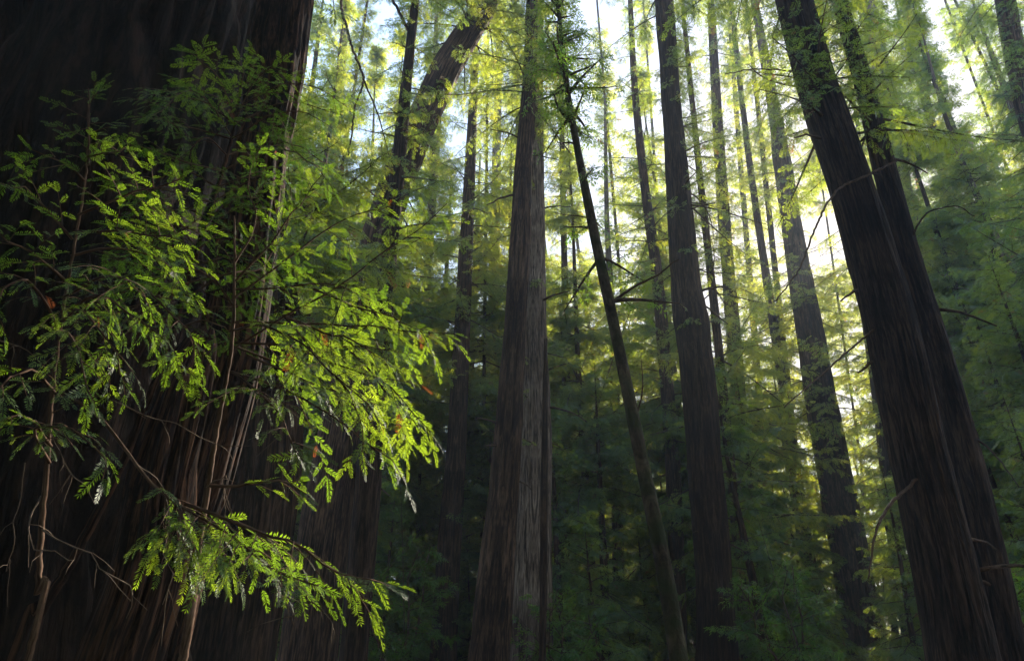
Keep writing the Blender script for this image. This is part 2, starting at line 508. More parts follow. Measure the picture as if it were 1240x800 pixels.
def hero_axis(Y, pts, height, top_r=0.05, broken=False):
    """world path and radii of a trunk whose edges the photo shows as (v, u, width) rows from bottom to top"""
    P, r = [], []
    for v, u, w in pts:
        p, t = at(u, v, Y)
        P.append(p); r.append(w / 2 / FOC * t * 0.98)
    P = np.array(P); r = np.array(r)
    # down to the ground with a root flare, following the lowest stretch but straightening
    d0 = (P[1] - P[0]) / (P[1][2] - P[0][2])
    z0 = float(ground_z(P[0][0], Y)) - 0.3
    if P[0][2] > z0 + 0.2:
        zz = [z0, z0 + 0.45 * (P[0][2] - z0)]
        foot = [P[0] + d0 * 0.75 * (z - P[0][2]) for z in zz]
        fl = [1.42, 1.13]
        for f, z in zip(foot, zz):
            f[2] = z
        P = np.vstack([foot, P]); r = np.concatenate([[r[0] * fl[0], r[0] * fl[1]], r])
    height = max(height, P[-1][2] + 7)
    if not broken:
        d1 = (P[-1] - P[-2]) / (P[-1][2] - P[-2][2])
        hs = np.linspace(P[-1][2], height, 5)[1:]
        zz0 = P[-1].copy(); r0 = r[-1]
        lean = np.array([d1[0], d1[1], 0])
        add = [np.array([zz0[0] + lean[0] * (h - zz0[2]) * 0.6, zz0[1], h]) for h in hs]
        P = np.vstack([P, add])
        r = np.concatenate([r, [r0 + (top_r - r0) * ((h - zz0[2]) / (height - zz0[2])) ** 0.9 for h in hs]])
    return P, r


def z_at(v, Y):
    return at(620, v, Y)[0][2]


def hero(key, name, label, Y, pts, height=46, mat='bark', crown=None, nseg=64, step=0.35, seed=1, broken=False, cat='tree', nick=None,
         group='trunks of the redwood grove', limbs=(), **kw):
    P, r = hero_axis(Y, pts, height, broken=broken)
    org = np.array([P[0][0], Y, P[0][2] + 0.3])
    root = thing(name, label, cat, org, group)
    trunk_mesh('trunk', P, r, M[mat], root, org, nseg=nseg, step=step, seed=seed, **kw)

    def axis(z):
        return np.array([np.interp(z, P[:, 2], P[:, 0]), np.interp(z, P[:, 2], P[:, 1]), z]), float(np.interp(z, P[:, 2], r))
    gs = np.random.default_rng(seed + 500)
    for k in range(6 if nseg >= 96 and key not in ('giant', 'torn') else 0):
        z = gs.uniform(z_at(720, Y), z_at(120, Y))
        if z > P[-1][2] - 1:
            continue
        c0 = np.array([np.interp(z, P[:, 2], P[:, 0]), Y, z]); r0 = float(np.interp(z, P[:, 2], r))
        a = gs.choice([-1, 1]) * gs.uniform(1.2, 2.3); ln = gs.uniform(.3, 1.5)
        dv = np.array([math.sin(a), math.cos(a), 0])
        t = np.linspace(0, 1, 6)[:, None]
        q = c0 + dv * r0 * .8 + dv * ln * t + np.array([0, 0, 1.0]) * ln * (gs.uniform(-.3, .4) * t - .35 * t * t) + gs.normal(0, .025, (6, 3)) * t
        tb = Tubes(6); tb.add(q, gs.uniform(.025, .06) * np.linspace(1, .4, 6))
        V_, Q_, U_ = tb.arrays()
        mesh_object('branch_stub', V_ - org, Q_, [M['twig']], root, uv=U_, smooth=True)
    for lp, lr in limbs:
        q = np.array([at(u, v, yy)[0] for u, v, yy in lp])
        q, rr = smooth_path(q, np.linspace(lr, lr * .35, len(q)), 0.12)
        q = q + np.random.default_rng(len(lp) + seed).normal(0, lr * .25, q.shape)
        tb = Tubes(6); tb.add(q, rr)
        V_, Q_, U_ = tb.arrays()
        mesh_object('branch', V_ - org, Q_, [M['twig']], root, uv=U_, smooth=True)
    HERO[key] = dict(root=root, axis=axis, Y=Y, nick=nick, org=org, P=P, r=r)
    if crown:
        g = np.random.default_rng(seed * 7 + 3)
        sps, tbs = Spr(), Tubes(4)
        leaf, T = 'frond', T_FROND
        for c in crown:
            c = dict(c)
            T = c.pop('T', T); leaf = c.pop('leaf', leaf)
            z0 = z_at(c.pop('v0'), Y) if 'v0' in c else c.pop('z0')
            z1 = z_at(c.pop('v1'), Y) if 'v1' in c else c.pop('z1', 1e3)
            s, t = conifer_crown(axis, z0, min(z1, P[-1][2]), g=g, **c)
            sps.p += s.p; sps.d += s.d; sps.n += s.n; sps.s += s.s; sps.t += s.t
            for q, vv, u in zip(t.Q, t.V, t.uv):
                tbs.Q.append(q + tbs.n)
                tbs.V.append(vv); tbs.uv.append(u)
            # the offsets inside one Tubes are absolute already
            tbs.n += t.n
        foliage_object('crown', sps, T, leaf, root, org, tbs, cull=sun_gap)
    return root


FULL = dict(Lmax=3.6, flen=0.42, n=90)

# giant dark trunk filling the upper corner of the photo
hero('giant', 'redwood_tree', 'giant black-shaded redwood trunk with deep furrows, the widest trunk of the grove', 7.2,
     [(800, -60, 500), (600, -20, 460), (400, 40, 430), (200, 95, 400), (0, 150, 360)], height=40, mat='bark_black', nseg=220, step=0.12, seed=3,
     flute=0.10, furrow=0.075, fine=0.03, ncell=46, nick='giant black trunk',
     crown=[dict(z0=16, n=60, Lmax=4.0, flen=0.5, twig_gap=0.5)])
# a torn slab of its root flare stands forward of it
_h = HERO['giant']
_P, _r = hero_axis(4.6, [(800, 140, 92), (700, 172, 86), (600, 190, 80), (520, 208, 72), (450, 228, 56), (412, 244, 36), (396, 254, 12)], 1, broken=True)
_b = trunk_mesh('buttress', _P, _r, M['bark_red'], _h['root'], _h['org'], nseg=128, step=0.05, seed=41, flute=0.22, furrow=0.22, fine=0.09, ncell=16, lump=0.12)
_b['label'] = 'torn reddish root buttress with a sunlit splintered edge'
# companion with torn, sunlit edges
hero('torn', 'redwood_tree', 'reddish redwood trunk with torn sunlit bark along its edges, pressed against the giant black trunk', 5.6,
     [(800, 182, 66), (640, 222, 66), (560, 246, 66), (400, 282, 66), (200, 314, 62), (100, 332, 62), (0, 346, 60)], height=34, mat='bark_red', nseg=128,
     step=0.08, seed=4, flute=0.20, furrow=0.16, fine=0.06, ncell=22, lump=0.12, nick='torn red trunk',
     crown=[dict(z0=14, n=40, Lmax=3.0, flen=0.45, twig_gap=0.5)])
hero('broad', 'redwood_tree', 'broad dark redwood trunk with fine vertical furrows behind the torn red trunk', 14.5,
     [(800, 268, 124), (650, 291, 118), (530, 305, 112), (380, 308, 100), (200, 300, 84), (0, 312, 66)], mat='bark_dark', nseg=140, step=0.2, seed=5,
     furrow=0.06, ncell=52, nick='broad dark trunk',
     crown=[dict(v0=430, v1=0, n=70, Lmax=3.4, flen=0.36, tint=0.6, azr=(0.6, 2.4)), dict(v0=0, n=60, Lmax=3.6, flen=0.42, tint=0.55)])
hero('bent', 'redwood_tree', 'leaning thick redwood trunk that bends over behind the slim dark trunk', 23,
     [(800, 374, 74), (620, 398, 62), (450, 428, 52), (330, 450, 46), (240, 474, 43), (160, 506, 41), (80, 543, 36), (10, 586, 30)], height=34, seed=6, nseg=96,
     mat='bark', nick='bent thick trunk', crown=[dict(v0=60, n=90, Lmax=4.0, flen=0.34, tint=.55), dict(v0=430, v1=110, n=40, Lmax=2.6, flen=0.30, tint=0.55)])
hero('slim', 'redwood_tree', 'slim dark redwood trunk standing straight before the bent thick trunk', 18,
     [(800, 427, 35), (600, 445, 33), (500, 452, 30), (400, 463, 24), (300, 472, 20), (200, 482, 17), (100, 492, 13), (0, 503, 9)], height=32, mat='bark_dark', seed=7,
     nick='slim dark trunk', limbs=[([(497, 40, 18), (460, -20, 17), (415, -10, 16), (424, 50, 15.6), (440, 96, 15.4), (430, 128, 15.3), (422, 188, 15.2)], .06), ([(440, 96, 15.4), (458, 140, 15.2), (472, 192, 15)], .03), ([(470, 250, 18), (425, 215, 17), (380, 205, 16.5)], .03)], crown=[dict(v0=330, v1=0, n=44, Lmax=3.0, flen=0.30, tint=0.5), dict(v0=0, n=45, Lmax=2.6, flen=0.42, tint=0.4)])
hero('brown', 'redwood_tree', 'straight reddish brown redwood trunk fading into haze above, beside the fused pair', 32,
     [(800, 537, 35), (650, 545, 30), (550, 552, 26), (450, 557, 22), (330, 563, 18), (230, 568, 15), (100, 574, 10)], height=44, seed=8, nseg=48,
     nick='straight brown trunk', crown=[dict(v0=400, v1=0, n=80, Lmax=4.4, flen=0.36, tint=0.65), dict(v0=0, n=30, Lmax=2.6, flen=0.5)])
hero('hazy', 'redwood_tree', 'blue hazy redwood trunk just behind and left of the fused pair', 50,
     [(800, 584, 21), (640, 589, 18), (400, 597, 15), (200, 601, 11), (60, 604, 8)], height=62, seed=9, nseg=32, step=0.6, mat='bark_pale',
     nick='blue hazy trunk', crown=[dict(v0=560, v1=20, n=80, Lmax=4.8, flen=0.44, T=T_FROND_FAR, tint=.6), dict(v0=20, n=25, Lmax=3, flen=0.6)])
hero('wand', 'redwood_tree', 'thin pale trunk in the haze between the slim dark and straight brown trunks', 44,
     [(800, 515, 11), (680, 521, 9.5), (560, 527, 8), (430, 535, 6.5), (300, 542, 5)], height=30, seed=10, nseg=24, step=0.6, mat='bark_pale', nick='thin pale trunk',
     crown=[dict(v0=640, n=60, Lmax=2.4, flen=0.45, T=T_FROND_FAR, tint=0.6)])
hero('wand2', 'redwood_tree', 'thin grey trunk hugging the straight brown trunk on its shaded side', 41,
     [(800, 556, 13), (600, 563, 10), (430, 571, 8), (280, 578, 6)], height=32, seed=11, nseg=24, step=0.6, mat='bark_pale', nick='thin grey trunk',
     crown=[dict(v0=560, n=50, Lmax=2.4, flen=0.45, T=T_FROND_FAR)])
hero('pair', 'redwood_tree', 'tall furrowed dark trunk in the middle, the front one of the fused pair', 22,
     [(800, 592, 54), (700, 600, 46), (600, 609, 39), (500, 616, 33), (400, 623, 29), (300, 629, 26), (200, 634, 22), (100, 641, 17), (0, 644, 14)], seed=12, nseg=128, step=0.22,
     furrow=0.06, ncell=30, nick='fused pair', crown=[dict(v0=130, v1=0, n=46, Lmax=3.8, flen=0.32, tint=0.5), dict(v0=0, n=60, Lmax=3.4, flen=0.45, tint=0.4)])
hero('pair_back', 'redwood_tree', 'pale grey furrowed redwood trunk, the rear one of the fused pair', 24.5,
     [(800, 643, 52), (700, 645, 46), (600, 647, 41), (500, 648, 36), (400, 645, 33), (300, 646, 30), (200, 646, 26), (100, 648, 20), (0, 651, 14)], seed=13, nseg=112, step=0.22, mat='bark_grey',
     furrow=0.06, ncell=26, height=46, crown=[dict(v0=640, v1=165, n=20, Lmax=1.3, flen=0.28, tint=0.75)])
hero('pole', 'dead_tree', 'thin black dead stem standing upright against the pale rear trunk of the fused pair', 20,
     [(800, 657, 9), (700, 658, 9), (600, 659, 9), (500, 660, 7), (410, 661, 4)], seed=14, nseg=20, step=0.3, mat='bark_dark', broken=True, group=None)
hero('pale', 'redwood_tree', 'pale thin redwood trunk with short side branches, left of the mossy leaning stem', 44,
     [(800, 750, 17), (650, 748, 15), (500, 745, 12.5), (400, 742, 10), (270, 735, 6.5), (150, 733, 3.5), (110, 732, 1.5)], height=36, seed=15, nseg=32, step=0.5, mat='bark_pale', broken=True, nick='pale thin trunk',
     crown=[dict(v0=600, v1=112, n=64, Lmax=2.3, flen=0.40, twig_gap=0.5)])
hero('moss', 'bay_tree', 'thin mossy stem leaning to the upper left with leafy green top', 11,
     [(800, 823, 24), (680, 803, 21), (560, 778, 18), (400, 745, 14.5), (260, 715, 12), (130, 690, 8), (60, 682, 6), (0, 674, 4)], height=20, mat='bark_mossy', seed=16, nseg=32, step=0.15,
     lump=0.10, group=None, nick='mossy leaning stem', limbs=[([(746, 362, 11), (768, 347, 10.8), (795, 333, 10.6), (822, 314, 10.4)], .03), ([(718, 265, 11), (700, 262, 10.8), (672, 258, 10.5)], .016), ([(772, 500, 11), (778, 470, 11), (776, 430, 11.1)], .016)],
     crown=[dict(v0=150, v1=-60, n=46, Lmax=1.0, flen=0.24, leaf='broad', T=T_BROAD, tint=0.75, twig_gap=0.22, e=(10, 25)),
            dict(v0=440, v1=150, n=9, Lmax=1.3, flen=0.24, leaf='broad', T=T_BROAD, tint=0.6, twig_gap=0.4)])
hero('sky', 'redwood_tree', 'slender bare redwood trunk with sparse twigs seen against the bright sky gap', 34,
     [(800, 822, 23), (600, 816, 20), (450, 806, 17), (330, 795, 15), (220, 780, 11), (100, 768, 8), (0, 763, 6)], height=50, seed=17, nseg=40, nick='slender bare trunk',
     crown=[dict(v0=560, v1=330, n=34, Lmax=3.0, flen=0.42, tint=0.5), dict(v0=330, v1=0, n=60, Lmax=3.6, flen=0.32, twig_gap=0.5, tint=0.5)])
hero('tall', 'redwood_tree', 'tall dark redwood trunk with lumpy bark right of the slender bare trunk', 24.5,
     [(800, 870, 51), (700, 866, 45), (600, 857, 44), (500, 850, 41), (415, 840, 42), (385, 837, 43), (350, 832, 36), (300, 828, 34), (200, 819, 27), (100, 811, 23), (0, 804, 22)], seed=18, nseg=128, step=0.2, mat='bark_dark',
     lump=0.09, furrow=0.06, ncell=30, nick='tall lumpy trunk', crown=[dict(v0=420, v1=60, n=26, Lmax=1.1, flen=0.26, tint=0.6), dict(v0=260, v1=20, n=40, Lmax=3.4, flen=0.32, tint=.6, azr=(0.2, 3.0)), dict(v0=20, n=70, Lmax=3.4, flen=0.45)])
hero('gold', 'redwood_tree', 'narrow redwood trunk among golden backlit foliage beside the tall lumpy trunk', 42,
     [(800, 916, 26), (600, 905, 21), (500, 896, 18), (400, 888, 17), (270, 877, 15), (130, 868, 12), (0, 860, 9)], height=56, seed=19, nseg=40, step=0.5, nick='golden leafed trunk',
     crown=[dict(v0=640, v1=80, n=130, Lmax=5.2, flen=0.38, tint=0.8), dict(v0=80, n=40, Lmax=3.6, flen=0.55, tint=0.6)])
hero('haze_giant', 'redwood_tree', 'massive hazy redwood trunk leaning behind the sun glare', 47,
     [(800, 1050, 48), (700, 1034, 46), (600, 1015, 42), (500, 996, 38), (400, 980, 33), (300, 963, 26), (200, 948, 22), (125, 936, 14)], height=96, seed=20, nseg=64, step=0.6, nick='massive hazy trunk',
     crown=[dict(v0=520, v1=150, n=80, Lmax=4.2, flen=0.36, tint=0.75), dict(v0=260, n=90, Lmax=4.6, flen=0.40, tint=0.65)])
hero('main', 'redwood_tree', 'thick leaning redwood trunk in front of the sun, larger of the leaning two', 15,
     [(800, 1166, 80), (700, 1147, 70), (600, 1124, 65), (500, 1101, 62), (400, 1079, 57), (300, 1053, 53), (200, 1021, 48), (100, 988, 44), (0, 961, 42)], height=38, seed=21, nseg=180, step=0.14,
     furrow=0.07, ncell=34, mat='bark_dark', nick='thick leaning trunk',
     limbs=[([(1020, 118, 14.6), (1000, 96, 14.3), (962, 87, 14), (915, 84, 13.5), (878, 90, 13)], .035), ([(1085, 195, 15), (1050, 212, 14.4), (1012, 232, 14), (988, 275, 13.6), (968, 325, 13.3), (938, 366, 13)], .04),
            ([(1062, 395, 15), (1045, 410, 14.5), (1010, 440, 14), (950, 492, 13)], .035), ([(1110, 580, 14.6), (1075, 615, 14), (1058, 655, 13.6), (1052, 700, 13.4)], .04)],
     crown=[dict(v0=170, v1=0, n=34, Lmax=2.8, flen=0.30, tint=0.4), dict(v0=0, n=55, Lmax=3.6, flen=0.42, tint=0.4)])
hero('second', 'redwood_tree', 'slimmer dark trunk leaning alongside the thick trunk in front of the sun', 16.6,
     [(800, 1222, 46), (700, 1203, 43), (600, 1181, 40), (500, 1155, 36), (400, 1127, 32), (300, 1096, 30), (200, 1070, 26), (100, 1045, 21), (0, 1016, 17)], height=36, seed=22, nseg=128, step=0.16,
     mat='bark_dark', furrow=0.06, nick='slim leaning trunk', limbs=[([(1100, 300, 16.5), (1118, 262, 16), (1140, 252, 15.6), (1160, 250, 15.3), (1180, 262, 15)], .03), ([(1165, 520, 16.5), (1200, 545, 16), (1235, 590, 15.5)], .03)], crown=[dict(v0=160, v1=0, n=40, Lmax=3.0, flen=0.32, tint=0.4), dict(v0=0, n=45, Lmax=3.2, flen=0.42, tint=0.4)])
hero('pale_right', 'redwood_tree', 'grey sunlit redwood trunk partly hidden behind the slim leaning trunk', 44,
     [(800, 1196, 34), (600, 1158, 31), (500, 1138, 29), (400, 1120, 27), (300, 1103, 26), (200, 1085, 25), (100, 1068, 23), (0, 1048, 19)], height=44, seed=23, nseg=64, mat='bark_pale',
     nick='grey sunlit trunk', crown=[dict(v0=420, v1=180, n=70, Lmax=4.0, flen=0.34, tint=0.4, azr=(0.2, 2.6)), dict(v0=180, n=110, Lmax=4.2, flen=0.36, tint=0.22)])  # low crown tint puts the shade of this side into the leaves
hero('corner', 'redwood_tree', 'dark trunk entering at the upper right corner behind leafy boughs', 24,
     [(800, 1420, 44), (400, 1320, 36), (100, 1237, 24), (0, 1217, 20)], height=40, seed=24, nseg=48, nick='corner trunk',
     crown=[dict(v0=560, v1=0, n=190, Lmax=4.8, flen=0.36, tint=0.22), dict(v0=0, n=40, Lmax=3.2, flen=0.45, tint=0.3)])  # leaf tint kept dark to stand in for the shade here
hero('thin_right', 'redwood_tree', 'thin shaded trunk among bluish foliage right of the leaning two', 40,
     [(800, 1262, 18), (500, 1206, 15), (360, 1176, 13), (240, 1148, 10), (100, 1118, 7)], height=44, seed=25, nseg=28, step=0.5, nick='thin shaded trunk',
     crown=[dict(v0=620, v1=0, n=170, Lmax=4.6, flen=0.40, tint=0.22)])  # shade on this side carried by the darker leaf tint
hero('veiled', 'redwood_tree', 'grey trunk veiled by bright leaves between the torn red and bent thick trunks', 38,
     [(800, 345, 22), (500, 371, 19), (330, 389, 16), (220, 400, 14), (120, 410, 12), (0, 420, 9)], height=50, seed=26, nseg=36, step=0.5, mat='bark_pale', nick='veiled grey trunk',
     crown=[dict(v0=500, v1=0, n=130, Lmax=4.6, flen=0.36, tint=0.7)])

hero('gap_near', 'redwood_tree', 'slender trunk clothed in golden foliage close beside the massive hazy trunk', 50,
     [(800, 1000, 15), (600, 968, 13), (400, 938, 11), (200, 908, 8), (0, 885, 5)], height=44, seed=31, nseg=28, step=0.5, nick='gold clothed slender trunk',
     crown=[dict(v0=720, v1=0, n=130, Lmax=4.6, flen=0.34, tint=0.75)])
hero('gap_far', 'redwood_tree', 'distant straight trunk in the sun glare behind the thick leaning trunk', 48,
     [(800, 1105, 18), (600, 1078, 16), (400, 1052, 14), (200, 1020, 11), (0, 990, 8)], height=60, seed=32, nseg=28, step=0.5, nick='glare trunk',
     crown=[dict(v0=700, v1=340, n=110, Lmax=5.6, flen=0.40, tint=0.7), dict(v0=340, v1=0, n=80, Lmax=5.4, flen=0.40, tint=0.75)])
hero('gap_side', 'redwood_tree', 'leafy slender trunk just beyond the tall lumpy trunk', 31,
     [(800, 905, 13), (600, 888, 12), (400, 868, 10), (200, 846, 8), (0, 826, 5)], height=42, seed=34, nseg=28, step=0.5, nick='leafy slender trunk',
     crown=[dict(v0=700, v1=0, n=110, Lmax=4.2, flen=0.34, tint=0.75)])
hero('mid_gap', 'redwood_tree', 'thin trunk with feathery boughs between the fused pair and the mossy leaning stem', 40,
     [(800, 690, 12), (600, 688, 11), (400, 685, 9), (200, 681, 7), (0, 678, 5)], height=52, seed=33, nseg=24, step=0.5, nick='feathery thin trunk',
     crown=[dict(v0=640, v1=0, n=130, Lmax=4.0, flen=0.36, tint=0.75)])
for key_, lab_, Y_, u3_, u8_, nick_, w_, sd_ in [
        ('fill_a', 'slim trunk with airy golden crown far behind the pale thin trunk', 56, 660, 720, 'airy golden trunk', 4, 50),
        ('fill_b', 'distant feathery trunk between the slender bare trunk and tall lumpy trunk', 60, 800, 835, 'distant feathery trunk', 4, 51),
        ('fill_c', 'distant gold leafed trunk just behind the golden leafed trunk', 64, 905, 945, 'distant gold trunk', 7, 52),
        ('fill_d', 'far trunk with drooping bright boughs close to the sun glare', 52, 936, 990, 'drooping bright trunk', 7, 53),
        ('fill_h', 'slim leafy trunk far behind, between the mossy leaning stem and pale thin trunk', 62, 700, 770, 'far leafy slim trunk', 4, 61),
        ('fill_k', 'far trunk with layered boughs behind the slim leaning trunk', 60, 1085, 1190, 'far layered trunk', 8, 64),
        ('fill_m', 'dark leafed slim trunk between the slim leaning trunk and the thin shaded trunk', 40, 1165, 1300, 'dark leafed trunk', 4, 71),
        ('fill_n', 'slender far trunk wrapped in dull green boughs behind the grey sunlit trunk', 54, 1130, 1250, 'dull green wrapped trunk', 4, 72),
        ('fill_p', 'feathery far tree filling the sky gap behind the slender bare trunk', 46, 748, 790, 'sky gap tree', 4, 73),
        ('fill_q', 'leafy tree directly left of the fused pair with many small boughs', 36, 588, 582, 'many boughed tree', 4, 74),
        ('fill_r', 'far tree with glowing boughs half hidden by the thick leaning trunk', 58, 1064, 1150, 'glowing bough tree', 5, 75),
        ('fill_s', 'leafy dark tree near the corner trunk with hanging boughs', 33, 1205, 1390, 'hanging bough tree', 5, 76),
        ('fill_w', 'leafy tree filling the corner between the slim leaning trunk and corner trunk', 42, 1255, 1440, 'corner filling tree', 4, 80),
        ('fill_x', 'leafy tree beside the torn red trunk, crowned with yellow green boughs', 34, 400, 325, 'yellow green crowned tree', 5, 81),
        ('fill_t', 'leafy dark tree behind the corner trunk', 38, 1300, 1540, 'corner leafy tree', 5, 77),
        ('fill_u', 'faint feathery tree in the middle of the sun glare', 62, 1006, 1076, 'faint glare tree', 2.4, 78),
        ('fill_f', 'slim trunk with layered bright boughs behind the fused pair', 54, 630, 640, 'layered slim trunk', 7, 55),
        ('fill_g', 'slim trunk with yellow green boughs above the bent thick trunk', 42, 520, 505, 'yellow green trunk', 8, 56),
        ]:
    hero(key_, 'redwood_tree', lab_, Y_, [(800, u8_, w_ * 1.5), (600, u3_ + (u8_ - u3_) * .6, w_ * 1.3), (300, u3_, w_), (100, u3_ + (u3_ - u8_) * .4, w_ * .75), (0, u3_ + (u3_ - u8_) * .6, w_ * .6)],
         height=50, seed=sd_, nseg=24, step=0.6, nick=nick_,
         crown=[dict(v0=680, v1=0, n=240, Lmax=5.6, flen=0.38, tint=0.3 if key_ in ('fill_m', 'fill_n', 'fill_s', 'fill_t', 'fill_w') else 0.72, T=T_FROND_FAR, clump=7)])  # darker tint stands in for shade on the right-hand trees
# ------------------------------------------------------------------ background conifers: a few builds, many copies


def build_conifer(name, H, crown_z, Lmax, n, flen, T, seed, rbase, mat, tint, nseg=24, twig_gap=0.36):
    g = np.random.default_rng(seed)
    root = thing(name, name, 'tree', (0, 0, 0))
    zs = np.array([-0.4, 1.2, H * .2, H * .45, H * .7, H * .9, H])
    sway = np.cumsum(g.normal(0, H * 0.004, (7, 2)), 0)
    P = np.stack([sway[:, 0], sway[:, 1], zs], 1)
    r = rbase * np.array([1.35, 1.0, .84, .62, .38, .13, .03])
    trunk_mesh('trunk', P, r, M[mat], root, (0, 0, 0), nseg=nseg, step=0.8, seed=seed, ncell=12)

    def axis(z):
        return np.array([np.interp(z, zs, P[:, 0]), np.interp(z, zs, P[:, 1]), z]), float(np.interp(z, zs, r))
    sp, tb = conifer_crown(axis, crown_z, H * 0.99, n, Lmax, flen, g, tint=tint, twig_gap=twig_gap, clump=9, droop=0.4,
                           prof=lambda f: (0.7 + 0.5 * math.sin(math.pi * min(1, f * 1.5 + .1))) * (1 - 0.88 * f ** 1.5))
    foliage_object('crown', sp, T, 'frond', root, (0, 0, 0), tb)
    return root


def build_young(name, H, Lmax, n, flen, T, seed, tint):
    g = np.random.default_rng(seed)
    root = thing(name, name, 'tree', (0, 0, 0))
    zs = np.array([-0.2, H * .3, H * .65, H])
    sway = np.cumsum(g.normal(0, H * 0.01, (4, 2)), 0)
    P = np.stack([sway[:, 0], sway[:, 1], zs], 1); r = np.array([.016 * H, .012 * H, .007 * H, .004])
    trunk_mesh('trunk', P, r, M['bark'], root, (0, 0, 0), nseg=12, step=0.4, seed=seed, ncell=6)

    def axis(z):
        return np.array([np.interp(z, zs, P[:, 0]), np.interp(z, zs, P[:, 1]), z]), float(np.interp(z, zs, r))
    sp, tb = conifer_crown(axis, 0.4, H * 0.98, n, Lmax, flen, g, tint=tint, twig_gap=0.22, rb=0.02, droop=0.22,
                           prof=lambda f: 1.0 - 0.85 * f ** 1.2)
    foliage_object('crown', sp, T, 'frond', root, (0, 0, 0), tb)
    return root


def build_broadleaf(name, H, W, nb, seed, tint):
    g = np.random.default_rng(seed)
    root = thing(name, name, 'tree', (0, 0, 0))
    sp, tb = Spr(), Tubes(6)
    nst = 4
    for s in range(nst):
        a = g.uniform(0, 6.28); lean = g.uniform(0.05, 0.3)
        t = np.linspace(0, 1, 7)
        P = np.stack([math.sin(a) * lean * H * t ** 1.3 + 0.1 * math.sin(a), math.cos(a) * lean * H * t ** 1.3 + .1 * math.cos(a), -0.2 + H * g.uniform(.75, 1) * t], 1)
        P[1:, :2] += g.normal(0, 0.02 * H, (6, 2))
        tb.add(P, 0.012 * H * (1 - 0.8 * t) + 0.006, k=6)
        for b in range(nb // nst):
            q = g.uniform(.15, 1.0)
            c = np.array([np.interp(q, t, P[:, i]) for i in range(3)])
            conifer_branch(sp, tb, c, g.uniform(0, 6.28), W * (1.1 - .6 * q) * g.uniform(.5, 1.1), R(g.normal(25, 18)), 0.25, 0.30, g, 0.015,
                           twig_gap=0.3, tint=tint, spread=.2, brown=0.01)
    foliage_object('crown', sp, T_BROAD, 'broad', root, (0, 0, 0))
    V, Q, U = tb.arrays()
    mesh_object('trunk', V, Q, [M['twig']], root, uv=U, smooth=True)
    return root


CHILD = {}


def copy_tree(src, loc, rz, sc, label, group):
    c = src.copy(); COL.objects.link(c)
    c.location = [float(x) for x in loc]; c.rotation_euler = (0, 0, rz); c.scale = (sc, sc, sc)
    c['label'] = label; c['group'] = group
    for ch in CHILD[src.name]:
        d = ch.copy(); COL.objects.link(d); d.parent = c
    return c


TALL = [build_conifer('tall_redwood', 52, 7, 6.0, 190, 0.46, T_FROND_FAR, 101, 0.52, 'bark', 0.50, twig_gap=.30),
        build_conifer('tall_redwood', 46, 3, 5.4, 200, 0.42, T_FROND_FAR, 102, 0.36, 'bark_pale', 0.62, twig_gap=.28),
        build_conifer('tall_redwood', 58, 12, 6.2, 190, 0.48, T_FROND_FAR, 103, 0.62, 'bark', 0.45, twig_gap=.30),
        build_conifer('tall_redwood', 40, 2.5, 5.0, 200, 0.40, T_FROND_FAR, 104, 0.28, 'bark', 0.56, twig_gap=.26)]
YOUNG = [build_young('young_redwood', 9, 2.4, 48, 0.32, T_FROND, 111, 0.45),
         build_young('young_redwood', 13, 3.0, 58, 0.36, T_FROND, 112, 0.4),
         build_young('young_redwood', 6, 2.0, 48, 0.28, T_FROND, 113, 0.55)]
BROAD = [build_broadleaf('understorey_shrub', 5.5, 1.9, 44, 121, 0.5),
         build_broadleaf('understorey_shrub', 4.0, 1.6, 36, 122, 0.6)]
MID = [build_young('half_grown_redwood', 24, 3.8, 105, 0.40, T_FROND, 131, 0.55), build_young('half_grown_redwood', 17, 3.3, 85, 0.36, T_FROND, 132, 0.5)]
for s in TALL + YOUNG + BROAD + MID:
    CHILD[s.name] = list(s.children)

# (photo column, distance, kind index, scale)
BG_TALL = [
    (340, 36, 0, 1.0), (385, 30, 3, 1.0), (425, 40, 1, 1.0), (468, 33, 3, 1.0), (518, 44, 0, 1.0), (612, 38, 3, 1.0), (668, 46, 1, 1.0),
    (698, 35, 3, .9), (862, 38, 3, 1.0), (898, 40, 1, .95), 
    (1068, 48, 3, 1.0), (1092, 38, 1, 1.0), (1142, 33, 3, 1.0), (1198, 36, 0, .9), (1228, 30, 1, .9), (1300, 36, 0, 1.0),
    (405, 62, 0, .9), (470, 80, 2, .85), (533, 92, 0, .8), (592, 96, 3, .9), (640, 66, 2, .65), (722, 78, 3, .7), (700, 98, 2, .6),
    (775, 92, 3, .6), (842, 90, 1, .5), (905, 86, 2, .45), (1075, 84, 1, .5), (1130, 92, 2, .5), (1185, 78, 1, .5),
    (350, 90, 2, 1.0), (250, 60, 2, 1.0), (205, 44, 1, 1.0), (130, 52, 0, 1.0), (262, 33, 3, 1.0),
]
